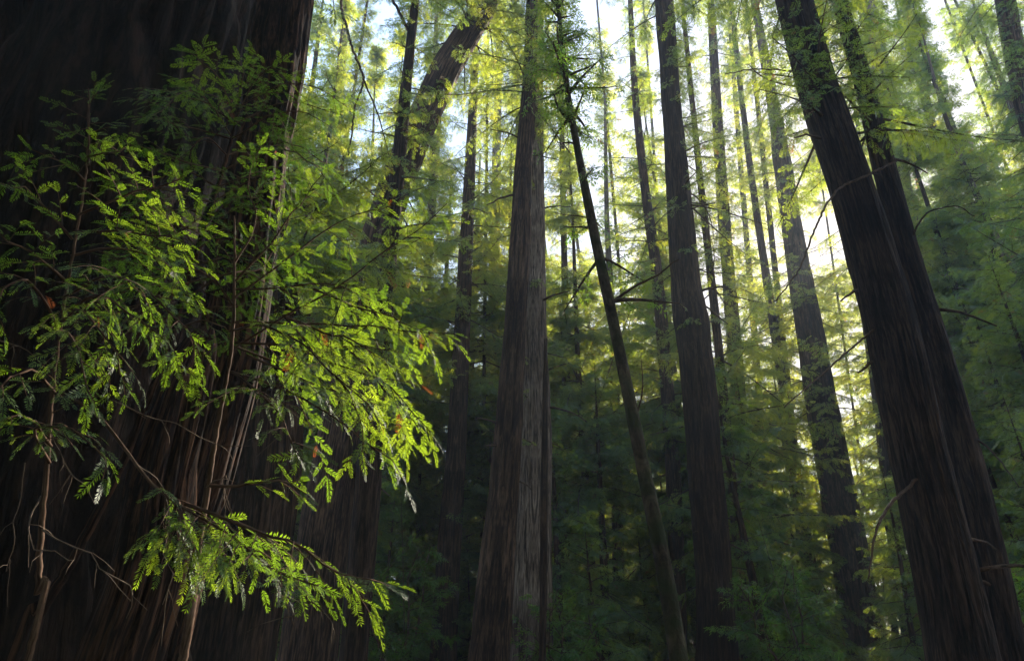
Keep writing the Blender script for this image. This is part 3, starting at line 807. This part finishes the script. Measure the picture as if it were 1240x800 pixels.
BG_MID = [
    (400, 33, 0, 1.0), (428, 27, 1, .9), (470, 40, 0, 1.1), (515, 38, 1, .9), (508, 48, 0, 1.2), (575, 44, 1, 1.2), (600, 34, 1, .8), (675, 36, 0, .9), (690, 46, 0, 1.1), (715, 32, 1, .9),
    (735, 58, 0, 1.1), (775, 50, 1, 1.0), (850, 48, 0, .95), (900, 34, 1, .95), (880, 58, 0, 1.1), (930, 46, 0, .9), (905, 70, 0, 1.2), (960, 52, 1, .9), (1000, 64, 1, .9), (1060, 36, 1, .85), (1085, 46, 0, .9),
    (1120, 30, 1, .9), (1165, 36, 0, .95), (1195, 26, 1, .9), (1240, 32, 0, 1.0), (985, 70, 0, 1.1), (1012, 66, 1, 1.3), (1042, 72, 0, 1.15), (800, 72, 0, 1.2), (745, 68, 0, 1.2), (680, 70, 0, 1.2), (1150, 58, 0, 1.1), (1255, 22, 1, .9), (365, 45, 0, 1.3),
]
BG_YOUNG = [
    (475, 30, 0, 1.0), (505, 40, 1, 1.0), (395, 27, 0, 1.0), (575, 34, 2, 1.1), (680, 30, 1, 1.0), (702, 42, 0, 1.1), (715, 24, 2, 1.0), (772, 38, 0, 1.0), (790, 40, 1, 1.0),
    (735, 52, 1, 1.1), (910, 26, 1, 1.0), (940, 34, 0, 1.1), (965, 44, 1, 1.0), (890, 50, 1, 1.1), (1005, 54, 0, 1.1), (1090, 30, 2, 1.1), (1060, 42, 1, 1.0), (1075, 24, 0, .9),
    (1100, 33, 1, .9), (1235, 26, 1, .95), (1215, 34, 1, 1.0), (1262, 20, 0, 1.0), (555, 54, 1, 1.1), (640, 40, 1, 1.0), (530, 38, 2, 1.0), (850, 36, 1, 1.0), (150, 24, 1, 1.1), (215, 30, 1, 1.2), (60, 34, 1, 1.3),
]
BG_BROAD = [
    (490, 24, 0, 1.0), (670, 22, 1, 1.0), (705, 48, 0, 1.1), (938, 21, 0, .8), (945, 27, 1, 1.0), (955, 34, 0, 1.0), (1078, 30, 1, 1.0), (1215, 19, 1, 1.1),
    (765, 38, 1, 1.0), (455, 36, 0, 1.2), (1000, 48, 0, 1.3), (760, 48, 0, 1.3),
]
NICKS = [(v['nick'], project(v['axis'](max(v['org'][2] + 1.7, z_at(620, v['Y'])))[0])[0], v['Y']) for v in HERO.values() if v['nick']]
NICKS.sort(key=lambda a: a[1])


def slot(u):
    left = [k for k in NICKS if k[1] <= u]; right = [k for k in NICKS if k[1] > u]
    return (left[-1][0] if left else None, right[0][0] if right else None)


def place(lst, protos, words, group, vref):
    g = np.random.default_rng(77 + len(lst))
    rows = []
    for (u, Y, k, sc) in lst:
        p, _ = at(u, vref, Y)
        q = np.array([p[0], Y, 0.0]) - np.array([-0.5, 0, 0])
        perp = q[0] * math.cos(SUN_AZ) - q[1] * math.sin(SUN_AZ)
        lo, hi = ((-10.2, 5.0) if vref < 400 else (-6.0, 3.2) if vref < 500 else (0, 0)) if Y < 66 else (0, 0)
        if lo < perp < hi:                       # keep the light gap toward the sun open
            p[0] += ((lo if perp < (lo + hi) / 2 else hi) - perp) / math.cos(SUN_AZ)
        rows.append((slot(project([p[0], Y, 1.7 + 0.15 * Y])[0]), Y, p[0], k, sc))
    bins = {}
    for i, r_ in enumerate(rows):
        bins.setdefault(r_[0], []).append(i)
    used = set()
    ordw = ['nearest', 'second nearest', 'third nearest', 'fourth nearest', 'fifth nearest', 'sixth nearest', 'seventh nearest', 'eighth nearest']
    for s, idx in bins.items():
        idx.sort(key=lambda i: rows[i][1])
        for j, i in enumerate(idx):
            _, Y, x, k, sc = rows[i]
            a, b = s
            where = f'between the {a} and the {b}' if a and b else (f'beyond the {a}' if a else f'beside the {b}')
            rank = '' if len(idx) == 1 else (' farthest' if j == len(idx) - 1 else ' ' + ordw[j])
            label = f'{words[k]}{"," if rank else ""}{rank} {where}'
            label = ' '.join(label.split()[:16])
            loc = (x, Y, float(ground_z(x, Y)))
            rz = g.uniform(0, 6.28)
            if k not in used:
                used.add(k); o_ = protos[k]
                o_.location = loc; o_.rotation_euler = (0, 0, rz); o_.scale = (sc, sc, sc)
                o_['label'] = label; o_['group'] = group
            else:
                copy_tree(protos[k], loc, rz, sc, label, group)


place(BG_TALL, TALL, ['hazy tall redwood', 'hazy pale redwood', 'hazy massive redwood', 'hazy slender redwood'], 'tall redwoods in the haze', 300)
place(BG_MID, MID, ['half grown redwood', 'shorter half grown redwood'], 'half grown redwoods between the trunks', 450)
place(BG_YOUNG, YOUNG, ['young redwood', 'tall young redwood', 'small young redwood'], 'young redwoods under the grove', 620)
place(BG_BROAD, BROAD, ['leafy broadleaf shrub', 'low leafy shrub'], 'broadleaf shrubs of the understorey', 660)
# the grove goes on beside and behind the viewer
for i, (x, y, k) in enumerate([(-9, -6, 0), (-3, -11, 2), (5, -8, 1), (12, -5, 0), (-16, 2, 1), (18, 4, 2), (0, -20, 0), (10, -18, 2), (-10, -17, 1), (22, 9, 3), (-15, 11, 3), (-6, -3.5, 3), (2, -7, 3), (8, -2, 3), (-4, -14, 0), (5, -13, 3), (16, -10, 0), (-14, -9, 0), (-20, -24, 2), (-8, -28, 0), (3, -30, 2), (14, -27, 0), (24, -20, 2), (27, -6, 0), (-24, -12, 0), (-26, 0, 2), (-5, -40, 2), (10, -40, 0), (30, -32, 2), (-20, -38, 0)]):
    copy_tree(TALL[k], (x, y, float(ground_z(x, y))), i * 1.7, 0.9, 'redwood of the grove standing behind or beside the viewer, outside the photo', 'redwoods around the viewer')

# ------------------------------------------------------------------ near saplings, needle by needle


def poly(pts, g=None, wob=0.0):
    P = np.array([at(u, v, Y)[0] for u, v, Y in pts])
    P, _ = smooth_path(P, np.ones(len(P)), 0.03)
    if g is not None and wob:
        k = np.linspace(0, 1, 9)
        P = P + np.stack([np.interp(np.linspace(0, 1, len(P)), k, g.normal(0, wob, 9)) for _ in range(3)], 1) * np.linspace(0, 1, len(P))[:, None]
    return P


def spray_run(sp, P, g, slen, tint, spread, gap=0.028, s0=0.0, droop=0.1, brown=0.006, up=np.array([0, 0, 1.0]), ang=50, tip=True):
    """sprays alternately along both sides of the small branch P, and one at its tip"""
    arc = np.concatenate([[0], np.cumsum(np.linalg.norm(np.diff(P, axis=0), axis=1))])
    L = arc[-1]
    if L < 0.02:
        return
    x = np.arange(s0 * L, L, gap) + g.normal(0, gap * .25, len(np.arange(s0 * L, L, gap)))
    x = np.clip(x, 0, L)
    if len(x):
        c = np.stack([np.interp(x, arc, P[:, i]) for i in range(3)], 1)
        Td = norm(np.stack([np.interp(x, arc, np.gradient(P[:, i])) for i in range(3)], 1))
        side = np.where(np.arange(len(x)) % 2 == 0, 1.0, -1.0)
        S = norm(np.cross(Td, up)); N = np.cross(S, Td)
        a = np.radians(g.normal(ang, 10, len(x)) - 12 * x / L)
        D = np.cos(a)[:, None] * Td + (np.sin(a) * side)[:, None] * S + N * g.normal(0.02, 0.14, len(x))[:, None] - np.array([0, 0, 1]) * (droop * g.uniform(0, 1.4, len(x)))[:, None]
        ln = 1.08 * slen * g.uniform(0.5, 1.3, len(x)) * (1.05 - 0.45 * (x / L) ** 2)
        sp.add(c, D, N + g.normal(0, .22, (len(x), 3)), ln, tints(g, len(x), tint, spread, brown))
    if tip:
        sp.add(P[-1:], (P[-1:] - P[-2:-1]) - np.array([[0, 0, .004 * droop]]), np.array([up]) + g.normal(0, .15, (1, 3)), np.array([slen * g.uniform(.8, 1.1)]), tints(g, 1, tint, spread, 0))


def bough(sp, tb, pts, g, r0=0.006, gap=0.055, side=(0.10, 0.26), slen=0.085, tint=0.5, spread=0.12, s0=0.15, droop=0.12, keep=0.92, ang=52, wob=0.012, up=None, brown=0.008, fan=1.0):
    P = poly(pts, g, wob)
    arc = np.concatenate([[0], np.cumsum(np.linalg.norm(np.diff(P, axis=0), axis=1))]); L = arc[-1]
    tb.add(P[::2] if len(P) > 6 else P, np.linspace(r0, r0 * 0.3, len(P[::2] if len(P) > 6 else P)), k=5)
    up = np.array([0, 0, 1.0]) if up is None else np.asarray(up, float)
    x = np.arange(s0 * L, L * 0.97, gap)
    sgn = 1
    for xi in x:
        sgn = -sgn
        if g.random() > keep:
            continue
        c = np.array([np.interp(xi, arc, P[:, i]) for i in range(3)])
        T = norm(np.array([np.interp(xi, arc, np.gradient(P[:, i])) for i in range(3)]))
        u_ = norm(up + g.normal(0, 0.25, 3))
        S = norm(np.cross(T, u_)); N = np.cross(S, T)
        a = R(g.normal(ang, 10))
        f = xi / L
        ln = g.uniform(*side) * (0.55 + 0.9 * math.sin(math.pi * min(1, 0.15 + 0.95 * f)) ** 0.8) * fan
        ln = min(ln, max(0.06, (L - xi) * 1.2 + 0.05))
        D = norm(math.cos(a) * T + sgn * math.sin(a) * S + N * g.normal(0, .15))
        t = np.linspace(0, 1, max(3, int(ln / 0.03)))[:, None]
        Q = c + D * ln * t - np.array([0, 0, 1.0]) * ln * droop * g.uniform(.2, 1.8) * t ** 2
        tb.add(Q, np.linspace(r0 * 0.38, 0.0008, len(Q)), k=3)
        bt = np.clip(g.normal(tint, spread), 0.02, 0.92)
        spray_run(sp, Q, g, slen, bt, spread * .5, gap=0.034, s0=0.12, droop=droop * 1.2, brown=brown, up=u_)
    # the leading shoot
    spray_run(sp, P[int(len(P) * .8):], g, slen, tint, spread, gap=0.03, droop=droop, brown=brown, up=up)


def dead_twig(tb, pts, g, r0=0.003, n=4, side=0.12):
    P = poly(pts, g, 0.015)
    tb.add(P, np.linspace(r0, r0 * .35, len(P)), k=4)
    for i in range(n):
        j = g.integers(len(P) // 4, len(P) - 1)
        D = norm(norm(P[j] - P[j - 1]) + g.normal(0, .6, 3))
        t = np.linspace(0, 1, 4)[:, None]
        Q = P[j] + D * side * g.uniform(.4, 1.2) * t + g.normal(0, .006, (4, 3)) * t - np.array([0, 0, .03]) * t ** 2
        tb.add(Q, np.linspace(r0 * .5, .0006, 4), k=3)


def sapling(name, label, stem_pts, r0, boughs, seed, twigs=(), bark='twig'):
    g = np.random.default_rng(seed)
    S = poly(stem_pts)
    base = S[0].copy(); base[2] = float(ground_z(base[0], base[1]))
    S = np.vstack([[base - [0, 0, 0.05]], S])
    root = thing(name, label, 'sapling', base, 'saplings in front of the giant trunk')
    tb, tw, sp = Tubes(7), Tubes(5), Spr()
    S2, rr = smooth_path(S[::4] if len(S) > 12 else S, np.linspace(r0, r0 * .25, len(S[::4] if len(S) > 12 else S)), 0.03)
    S2[:, :2] += g.normal(0, .0015, (len(S2), 2))
    tb.add(S2, rr)
    for b in boughs:
        b = dict(b); bough(sp, tw, b.pop('pts'), g, **b)
    V, Q, U = tb.arrays()
    mesh_object('stem', V - base, Q, [M[bark]], root, uv=U, smooth=True)
    V, Q, U = tw.arrays()
    mesh_object('branchwork', V - base, Q, [M['twig']], root, uv=U, smooth=True)
    foliage_object('foliage', sp, T_NEEDLE, 'needle', root, base)
    for t in twigs:
        td = Tubes(4)
        dead_twig(td, t, g)
        V, Q, U = td.arrays()
        mesh_object('dead_twig', V - base, Q, [M['dead']], root, uv=U, smooth=True)
    return root


Y1 = 2.3
sapling('redwood_sapling', 'near sapling with an upright leader shoot and drooping boughs, closest to the viewer',
        [(40, 800, Y1), (52, 620, Y1), (66, 450, Y1), (84, 330, Y1), (100, 240, Y1), (107, 170, Y1), (107, 108, Y1)], 0.011,
        [dict(pts=[(107, 200, Y1), (107, 150, Y1), (108, 100, Y1)], gap=0.03, side=(.05, .10), slen=.07, tint=.6, s0=.05, ang=60, up=(0, -1, .4)),
         dict(pts=[(103, 220, Y1), (75, 195, Y1 - .1), (40, 180, Y1 - .2)], side=(.05, .12), slen=.068, tint=.35),
         dict(pts=[(104, 190, Y1), (130, 185, Y1 - .05), (158, 180, Y1 - .12)], side=(.04, .08), slen=.07, tint=.55),
         dict(pts=[(95, 260, Y1), (140, 240, Y1 - .1), (180, 228, Y1 - .2), (225, 215, Y1 - .3)], side=(.06, .13), slen=.068, tint=.55),
         dict(pts=[(90, 280, Y1), (150, 282, Y1 - .1), (205, 285, Y1 - .2), (255, 262, Y1 - .25)], side=(.08, .18), slen=.072, tint=.6, gap=.045),
         dict(pts=[(86, 310, Y1), (140, 300, Y1 + .05), (200, 320, Y1 + .1), (230, 360, Y1 + .1)], side=(.08, .16), slen=.072, tint=.5),
         dict(pts=[(88, 290, Y1), (40, 235, Y1 - .15), (-10, 215, Y1 - .3)], side=(.06, .14), slen=.072, tint=.35),
         dict(pts=[(80, 340, Y1), (30, 300, Y1 - .2), (-20, 270, Y1 - .4)], side=(.08, .16), slen=.072, tint=.4),
         dict(pts=[(76, 360, Y1), (130, 335, Y1 - .2), (180, 350, Y1 - .35), (222, 400, Y1 - .4), (238, 440, Y1 - .4)], side=(.07, .15), slen=.068, tint=.45, droop=.35),
         dict(pts=[(75, 380, Y1), (120, 360, Y1 - .2), (170, 390, Y1 - .3), (215, 430, Y1 - .35), (245, 460, Y1 - .35)], side=(.06, .13), slen=.068, tint=.5, droop=.4),
         dict(pts=[(74, 390, Y1), (100, 375, Y1 - .15), (135, 420, Y1 - .25), (160, 475, Y1 - .25)], side=(.06, .13), slen=.068, tint=.5, droop=.4),
         dict(pts=[(72, 400, Y1), (40, 345, Y1 - .2), (10, 350, Y1 - .35), (-15, 400, Y1 - .4)], side=(.06, .13), slen=.068, tint=.4, droop=.35),
         dict(pts=[(72, 410, Y1), (80, 400, Y1 - .2), (100, 440, Y1 - .35), (118, 490, Y1 - .4)], side=(.05, .11), slen=.07, tint=.5, droop=.4),
         dict(pts=[(70, 480, Y1), (45, 450, Y1 - .2), (15, 455, Y1 - .3), (-20, 480, Y1 - .4)], side=(.05, .11), slen=.07, tint=.4, droop=.3),
         dict(pts=[(60, 560, Y1), (40, 520, Y1 - .2), (85, 520, Y1 - .35), (125, 545, Y1 - .4), (140, 580, Y1 - .4)], side=(.04, .09), slen=.065, tint=.45, droop=.4),
         dict(pts=[(62, 540, Y1), (30, 505, Y1 - .2), (-10, 510, Y1 - .3)], side=(.04, .09), slen=.065, tint=.4, droop=.3),
         # the long low bough, bare at first
         dict(pts=[(66, 470, Y1), (120, 505, Y1 - .1), (165, 562, Y1 - .2), (215, 606, Y1 - .3), (265, 636, Y1 - .38), (330, 676, Y1 - .45), (400, 712, Y1 - .5)], s0=.52, side=(.08, .17), slen=.07, tint=.5, droop=.3, gap=.03, r0=.007),
         dict(pts=[(225, 610, Y1 - .3), (290, 632, Y1 - .42), (350, 655, Y1 - .5), (410, 690, Y1 - .55), (470, 708, Y1 - .6)], s0=.15, side=(.06, .15), slen=.07, tint=.5, droop=.3, gap=.032),
         dict(pts=[(215, 606, Y1 - .3), (222, 630, Y1 - .36), (232, 665, Y1 - .4), (228, 690, Y1 - .4)], s0=.3, side=(.03, .07), slen=.07, tint=.75, droop=.8, gap=.03),
         dict(pts=[(240, 625, Y1 - .3), (262, 650, Y1 - .36), (268, 680, Y1 - .4)], s0=.2, side=(.03, .07), slen=.065, tint=.75, droop=.8, gap=.03),
         dict(pts=[(215, 610, Y1 - .3), (200, 640, Y1 - .36), (185, 655, Y1 - .4)], s0=.3, side=(.03, .06), slen=.065, tint=.7, droop=.3, gap=.03),
         dict(pts=[(255, 588, Y1 - .2), (310, 587, Y1 - .28), (345, 582, Y1 - .33), (380, 598, Y1 - .36)], s0=.35, side=(.03, .07), slen=.06, tint=.55, droop=.2, gap=.06),
         ], 201,
        twigs=[[(60, 520, Y1), (90, 575, Y1 - .1), (130, 600, Y1 - .2)], [(50, 600, Y1), (35, 640, Y1 - .1), (60, 672, Y1 - .2), (100, 668, Y1 - .3)],
               [(50, 640, Y1), (110, 680, Y1 - .2), (180, 740, Y1 - .3)], [(165, 562, Y1 - .2), (196, 590, Y1 - .15), (203, 660, Y1 - .15), (200, 720, Y1 - .15)],
               [(62, 500, Y1), (120, 480, Y1), (200, 510, Y1 + .1), (300, 545, Y1 + .2)], [(250, 590, Y1), (268, 580, Y1), (276, 620, Y1)],
               [(345, 700, Y1 - .4), (330, 715, Y1 - .42), (358, 740, Y1 - .45), (362, 762, Y1 - .45)], [(340, 690, Y1 - .4), (385, 730, Y1 - .45), (405, 775, Y1 - .5)],
               [(30, 560, Y1), (20, 640, Y1), (5, 700, Y1)], [(60, 450, Y1), (20, 420, Y1 - .1), (-20, 440, Y1 - .2)]])

Y2 = 3.3
g2 = np.random.default_rng(42)
b2 = [dict(pts=[(285, 150, Y2), (292, 110, Y2), (297, 72, Y2)], gap=.04, side=(.06, .12), slen=.085, tint=.65, s0=.05, up=(0, -1, .5)),
      dict(pts=[(283, 150, Y2), (310, 95, Y2 - .15), (345, 75, Y2 - .3)], side=(.08, .16), slen=.09, tint=.7, gap=.05),
      dict(pts=[(284, 140, Y2), (262, 90, Y2 - .15), (230, 65, Y2 - .3)], side=(.07, .14), slen=.09, tint=.7, gap=.05),
      dict(pts=[(280, 165, Y2), (250, 120, Y2 - .2), (222, 108, Y2 - .3)], side=(.07, .14), slen=.09, tint=.65, gap=.05)]
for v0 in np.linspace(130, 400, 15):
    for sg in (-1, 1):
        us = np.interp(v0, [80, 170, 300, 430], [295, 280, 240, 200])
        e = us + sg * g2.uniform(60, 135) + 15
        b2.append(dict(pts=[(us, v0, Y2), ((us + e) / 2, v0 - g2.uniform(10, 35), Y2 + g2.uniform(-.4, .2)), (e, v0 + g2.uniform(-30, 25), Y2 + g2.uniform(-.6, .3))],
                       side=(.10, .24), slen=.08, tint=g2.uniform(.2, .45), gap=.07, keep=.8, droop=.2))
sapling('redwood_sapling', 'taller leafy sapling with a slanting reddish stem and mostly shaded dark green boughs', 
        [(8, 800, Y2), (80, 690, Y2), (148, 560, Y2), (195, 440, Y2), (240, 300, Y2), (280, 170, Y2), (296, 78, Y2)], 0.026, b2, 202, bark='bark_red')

Y3 = 2.75
b3 = []
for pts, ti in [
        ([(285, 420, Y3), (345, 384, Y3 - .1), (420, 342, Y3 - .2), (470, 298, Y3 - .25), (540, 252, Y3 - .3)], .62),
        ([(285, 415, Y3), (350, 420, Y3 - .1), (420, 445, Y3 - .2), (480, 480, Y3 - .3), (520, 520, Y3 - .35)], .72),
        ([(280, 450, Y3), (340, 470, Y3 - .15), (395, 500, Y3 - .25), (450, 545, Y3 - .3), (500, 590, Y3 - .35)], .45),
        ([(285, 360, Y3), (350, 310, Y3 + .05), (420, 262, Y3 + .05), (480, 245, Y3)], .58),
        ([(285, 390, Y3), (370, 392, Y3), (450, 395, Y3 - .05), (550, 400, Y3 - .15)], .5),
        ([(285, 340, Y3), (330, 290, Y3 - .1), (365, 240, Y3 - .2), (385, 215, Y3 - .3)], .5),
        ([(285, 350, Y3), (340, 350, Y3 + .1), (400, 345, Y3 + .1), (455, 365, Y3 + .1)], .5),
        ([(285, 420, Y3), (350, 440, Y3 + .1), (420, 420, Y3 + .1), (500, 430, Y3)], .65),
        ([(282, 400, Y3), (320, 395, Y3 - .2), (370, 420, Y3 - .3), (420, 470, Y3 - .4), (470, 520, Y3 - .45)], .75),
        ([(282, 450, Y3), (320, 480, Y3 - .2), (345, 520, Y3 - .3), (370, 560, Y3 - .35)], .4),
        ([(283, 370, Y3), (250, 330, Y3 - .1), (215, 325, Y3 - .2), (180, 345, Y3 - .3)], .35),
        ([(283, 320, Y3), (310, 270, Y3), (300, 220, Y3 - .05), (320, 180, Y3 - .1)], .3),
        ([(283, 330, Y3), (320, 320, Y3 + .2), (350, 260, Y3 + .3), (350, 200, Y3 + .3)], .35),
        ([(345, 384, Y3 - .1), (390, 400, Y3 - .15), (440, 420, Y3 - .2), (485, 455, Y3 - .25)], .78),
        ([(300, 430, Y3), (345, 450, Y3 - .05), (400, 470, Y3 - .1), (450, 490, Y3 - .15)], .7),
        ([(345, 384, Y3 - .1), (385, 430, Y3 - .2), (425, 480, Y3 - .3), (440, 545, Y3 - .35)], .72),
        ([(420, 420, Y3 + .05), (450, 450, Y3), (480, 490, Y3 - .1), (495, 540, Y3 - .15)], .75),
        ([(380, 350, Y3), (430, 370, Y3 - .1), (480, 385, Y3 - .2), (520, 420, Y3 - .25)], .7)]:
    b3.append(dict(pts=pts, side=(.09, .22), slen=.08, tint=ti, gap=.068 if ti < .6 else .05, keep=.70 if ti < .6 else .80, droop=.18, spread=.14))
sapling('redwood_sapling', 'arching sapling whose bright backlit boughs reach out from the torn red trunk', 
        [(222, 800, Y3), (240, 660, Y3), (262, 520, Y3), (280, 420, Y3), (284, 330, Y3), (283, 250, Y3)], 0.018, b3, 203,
        twigs=[[(345, 384, Y3 - .1), (385, 410, Y3 - .12), (388, 460, Y3 - .14)], [(420, 345, Y3 - .2), (400, 400, Y3 - .25), (412, 440, Y3 - .25)],
               [(300, 470, Y3), (340, 495, Y3 - .1), (352, 530, Y3 - .1)]])

# ------------------------------------------------------------------ air
def box_mesh(name, lo, hi):
    x0, y0, z0 = lo; x1, y1, z1 = hi
    V = np.array([(x0, y0, z0), (x1, y0, z0), (x1, y1, z0), (x0, y1, z0), (x0, y0, z1), (x1, y0, z1), (x1, y1, z1), (x0, y1, z1)])
    Q = np.array([(3, 2, 1, 0), (4, 5, 6, 7), (0, 1, 5, 4), (1, 2, 6, 5), (2, 3, 7, 6), (3, 0, 4, 7)])
    return V, Q


HAZE_D = 0.0013
hm, n, l = new_mat('haze_air')
pv = n.new('ShaderNodeVolumePrincipled')
pv.inputs['Color'].default_value = (0.82, 0.93, 1.0, 1)
pv.inputs['Density'].default_value = HAZE_D
pv.inputs['Density Attribute'].default_value = ''
pv.inputs['Temperature Attribute'].default_value = ''
pv.inputs['Anisotropy'].default_value = 0.5
o = n.new('ShaderNodeOutputMaterial'); l.new(pv.outputs[0], o.inputs['Volume'])
try:
    hm.cycles.homogeneous_volume = True; hm.cycles.volume_sampling = 'DISTANCE'
except Exception:
    pass
bpy.context.view_layer.update()
top = max((o.matrix_world @ Vector(b)).z for o in bpy.data.objects if o.type == 'MESH' for b in o.bound_box) + 2
V, Q = box_mesh('haze', (-405, -115, -2), (405, 455, top))
haze = mesh_object('haze', V, Q, [hm])
haze['kind'] = 'stuff'; haze['label'] = 'pale morning haze between the trees'

# ------------------------------------------------------------------ sky and sun
w = bpy.data.worlds.new('World'); scene.world = w; w.use_nodes = True
n, l = w.node_tree.nodes, w.node_tree.links
n.clear()
sky = n.new('ShaderNodeTexSky'); sky.sky_type = 'NISHITA'; sky.sun_disc = False
sky.sun_elevation = SUN_EL; sky.sun_rotation = SUN_AZ
sky.air_density = 1.0; sky.dust_density = 1.0; sky.ozone_density = 1.0
bg = n.new('ShaderNodeBackground'); bg.inputs['Strength'].default_value = 0.125
l.new(sky.outputs[0], bg.inputs['Color'])
# the sun's own disc, half a degree wide, where the sky is seen straight through the branches
tc = n.new('ShaderNodeTexCoord'); vm = n.new('ShaderNodeVectorMath'); vm.operation = 'DOT_PRODUCT'
vm.inputs[1].default_value = SUN_D.tolist(); l.new(tc.outputs['Generated'], vm.inputs[0])
gt = n.new('ShaderNodeMath'); gt.operation = 'GREATER_THAN'; gt.inputs[1].default_value = math.cos(R(0.30))
l.new(vm.outputs['Value'], gt.inputs[0])
ml = n.new('ShaderNodeMath'); ml.operation = 'MULTIPLY'; ml.inputs[1].default_value = 40.0; l.new(gt.outputs[0], ml.inputs[0])
b2 = n.new('ShaderNodeBackground'); b2.inputs['Color'].default_value = (1, .93, .8, 1); l.new(ml.outputs[0], b2.inputs['Strength'])
ads = n.new('ShaderNodeAddShader'); l.new(bg.outputs[0], ads.inputs[0]); l.new(b2.outputs[0], ads.inputs[1])
out = n.new('ShaderNodeOutputWorld')
l.new(ads.outputs[0], out.inputs['Surface'])

sun = bpy.data.lights.new('sun', 'SUN'); sun.energy = 5.0; sun.angle = R(0.53); sun.color = (1.0, 0.90, 0.74)
so = bpy.data.objects.new('sun', sun); COL.objects.link(so)
from mathutils import Vector
so.rotation_euler = Vector(SUN_D.tolist()).to_track_quat('Z', 'Y').to_euler()
so.location = (40, 60, 80)

# ------------------------------------------------------------------ camera and render settings
cam = bpy.data.cameras.new('camera'); cam.sensor_width = 36; cam.lens = 24.0; cam.clip_end = 3000; cam.clip_start = 0.05
co = bpy.data.objects.new('camera', cam); COL.objects.link(co)
co.location = CAM.tolist(); co.rotation_euler = (math.pi / 2 + PITCH, 0, 0)
scene.camera = co
scene.render.engine = 'CYCLES'
scene.view_settings.view_transform = 'Standard'; scene.view_settings.look = 'None'
scene.view_settings.gamma = 1.0; scene.view_settings.use_curve_mapping = False
scene.view_settings.exposure = 2.4
c = scene.cycles
c.use_denoising = True
try:
    c.denoiser = 'OPENIMAGEDENOISE'; c.denoising_input_passes = 'RGB_ALBEDO_NORMAL'
except Exception:
    pass
c.max_bounces = 5; c.diffuse_bounces = 3; c.glossy_bounces = 2; c.transmission_bounces = 4; c.volume_bounces = 0; c.transparent_max_bounces = 4
c.sample_clamp_direct = 0.27; c.sample_clamp_indirect = 0.27; c.use_adaptive_sampling = False; c.caustics_reflective = False; c.caustics_refractive = False
tot = sum(len(o.data.polygons) for o in bpy.data.objects if o.type == 'MESH')
uni = sum(len(m.polygons) for m in bpy.data.meshes)
print('faces drawn', tot, 'unique', uni)
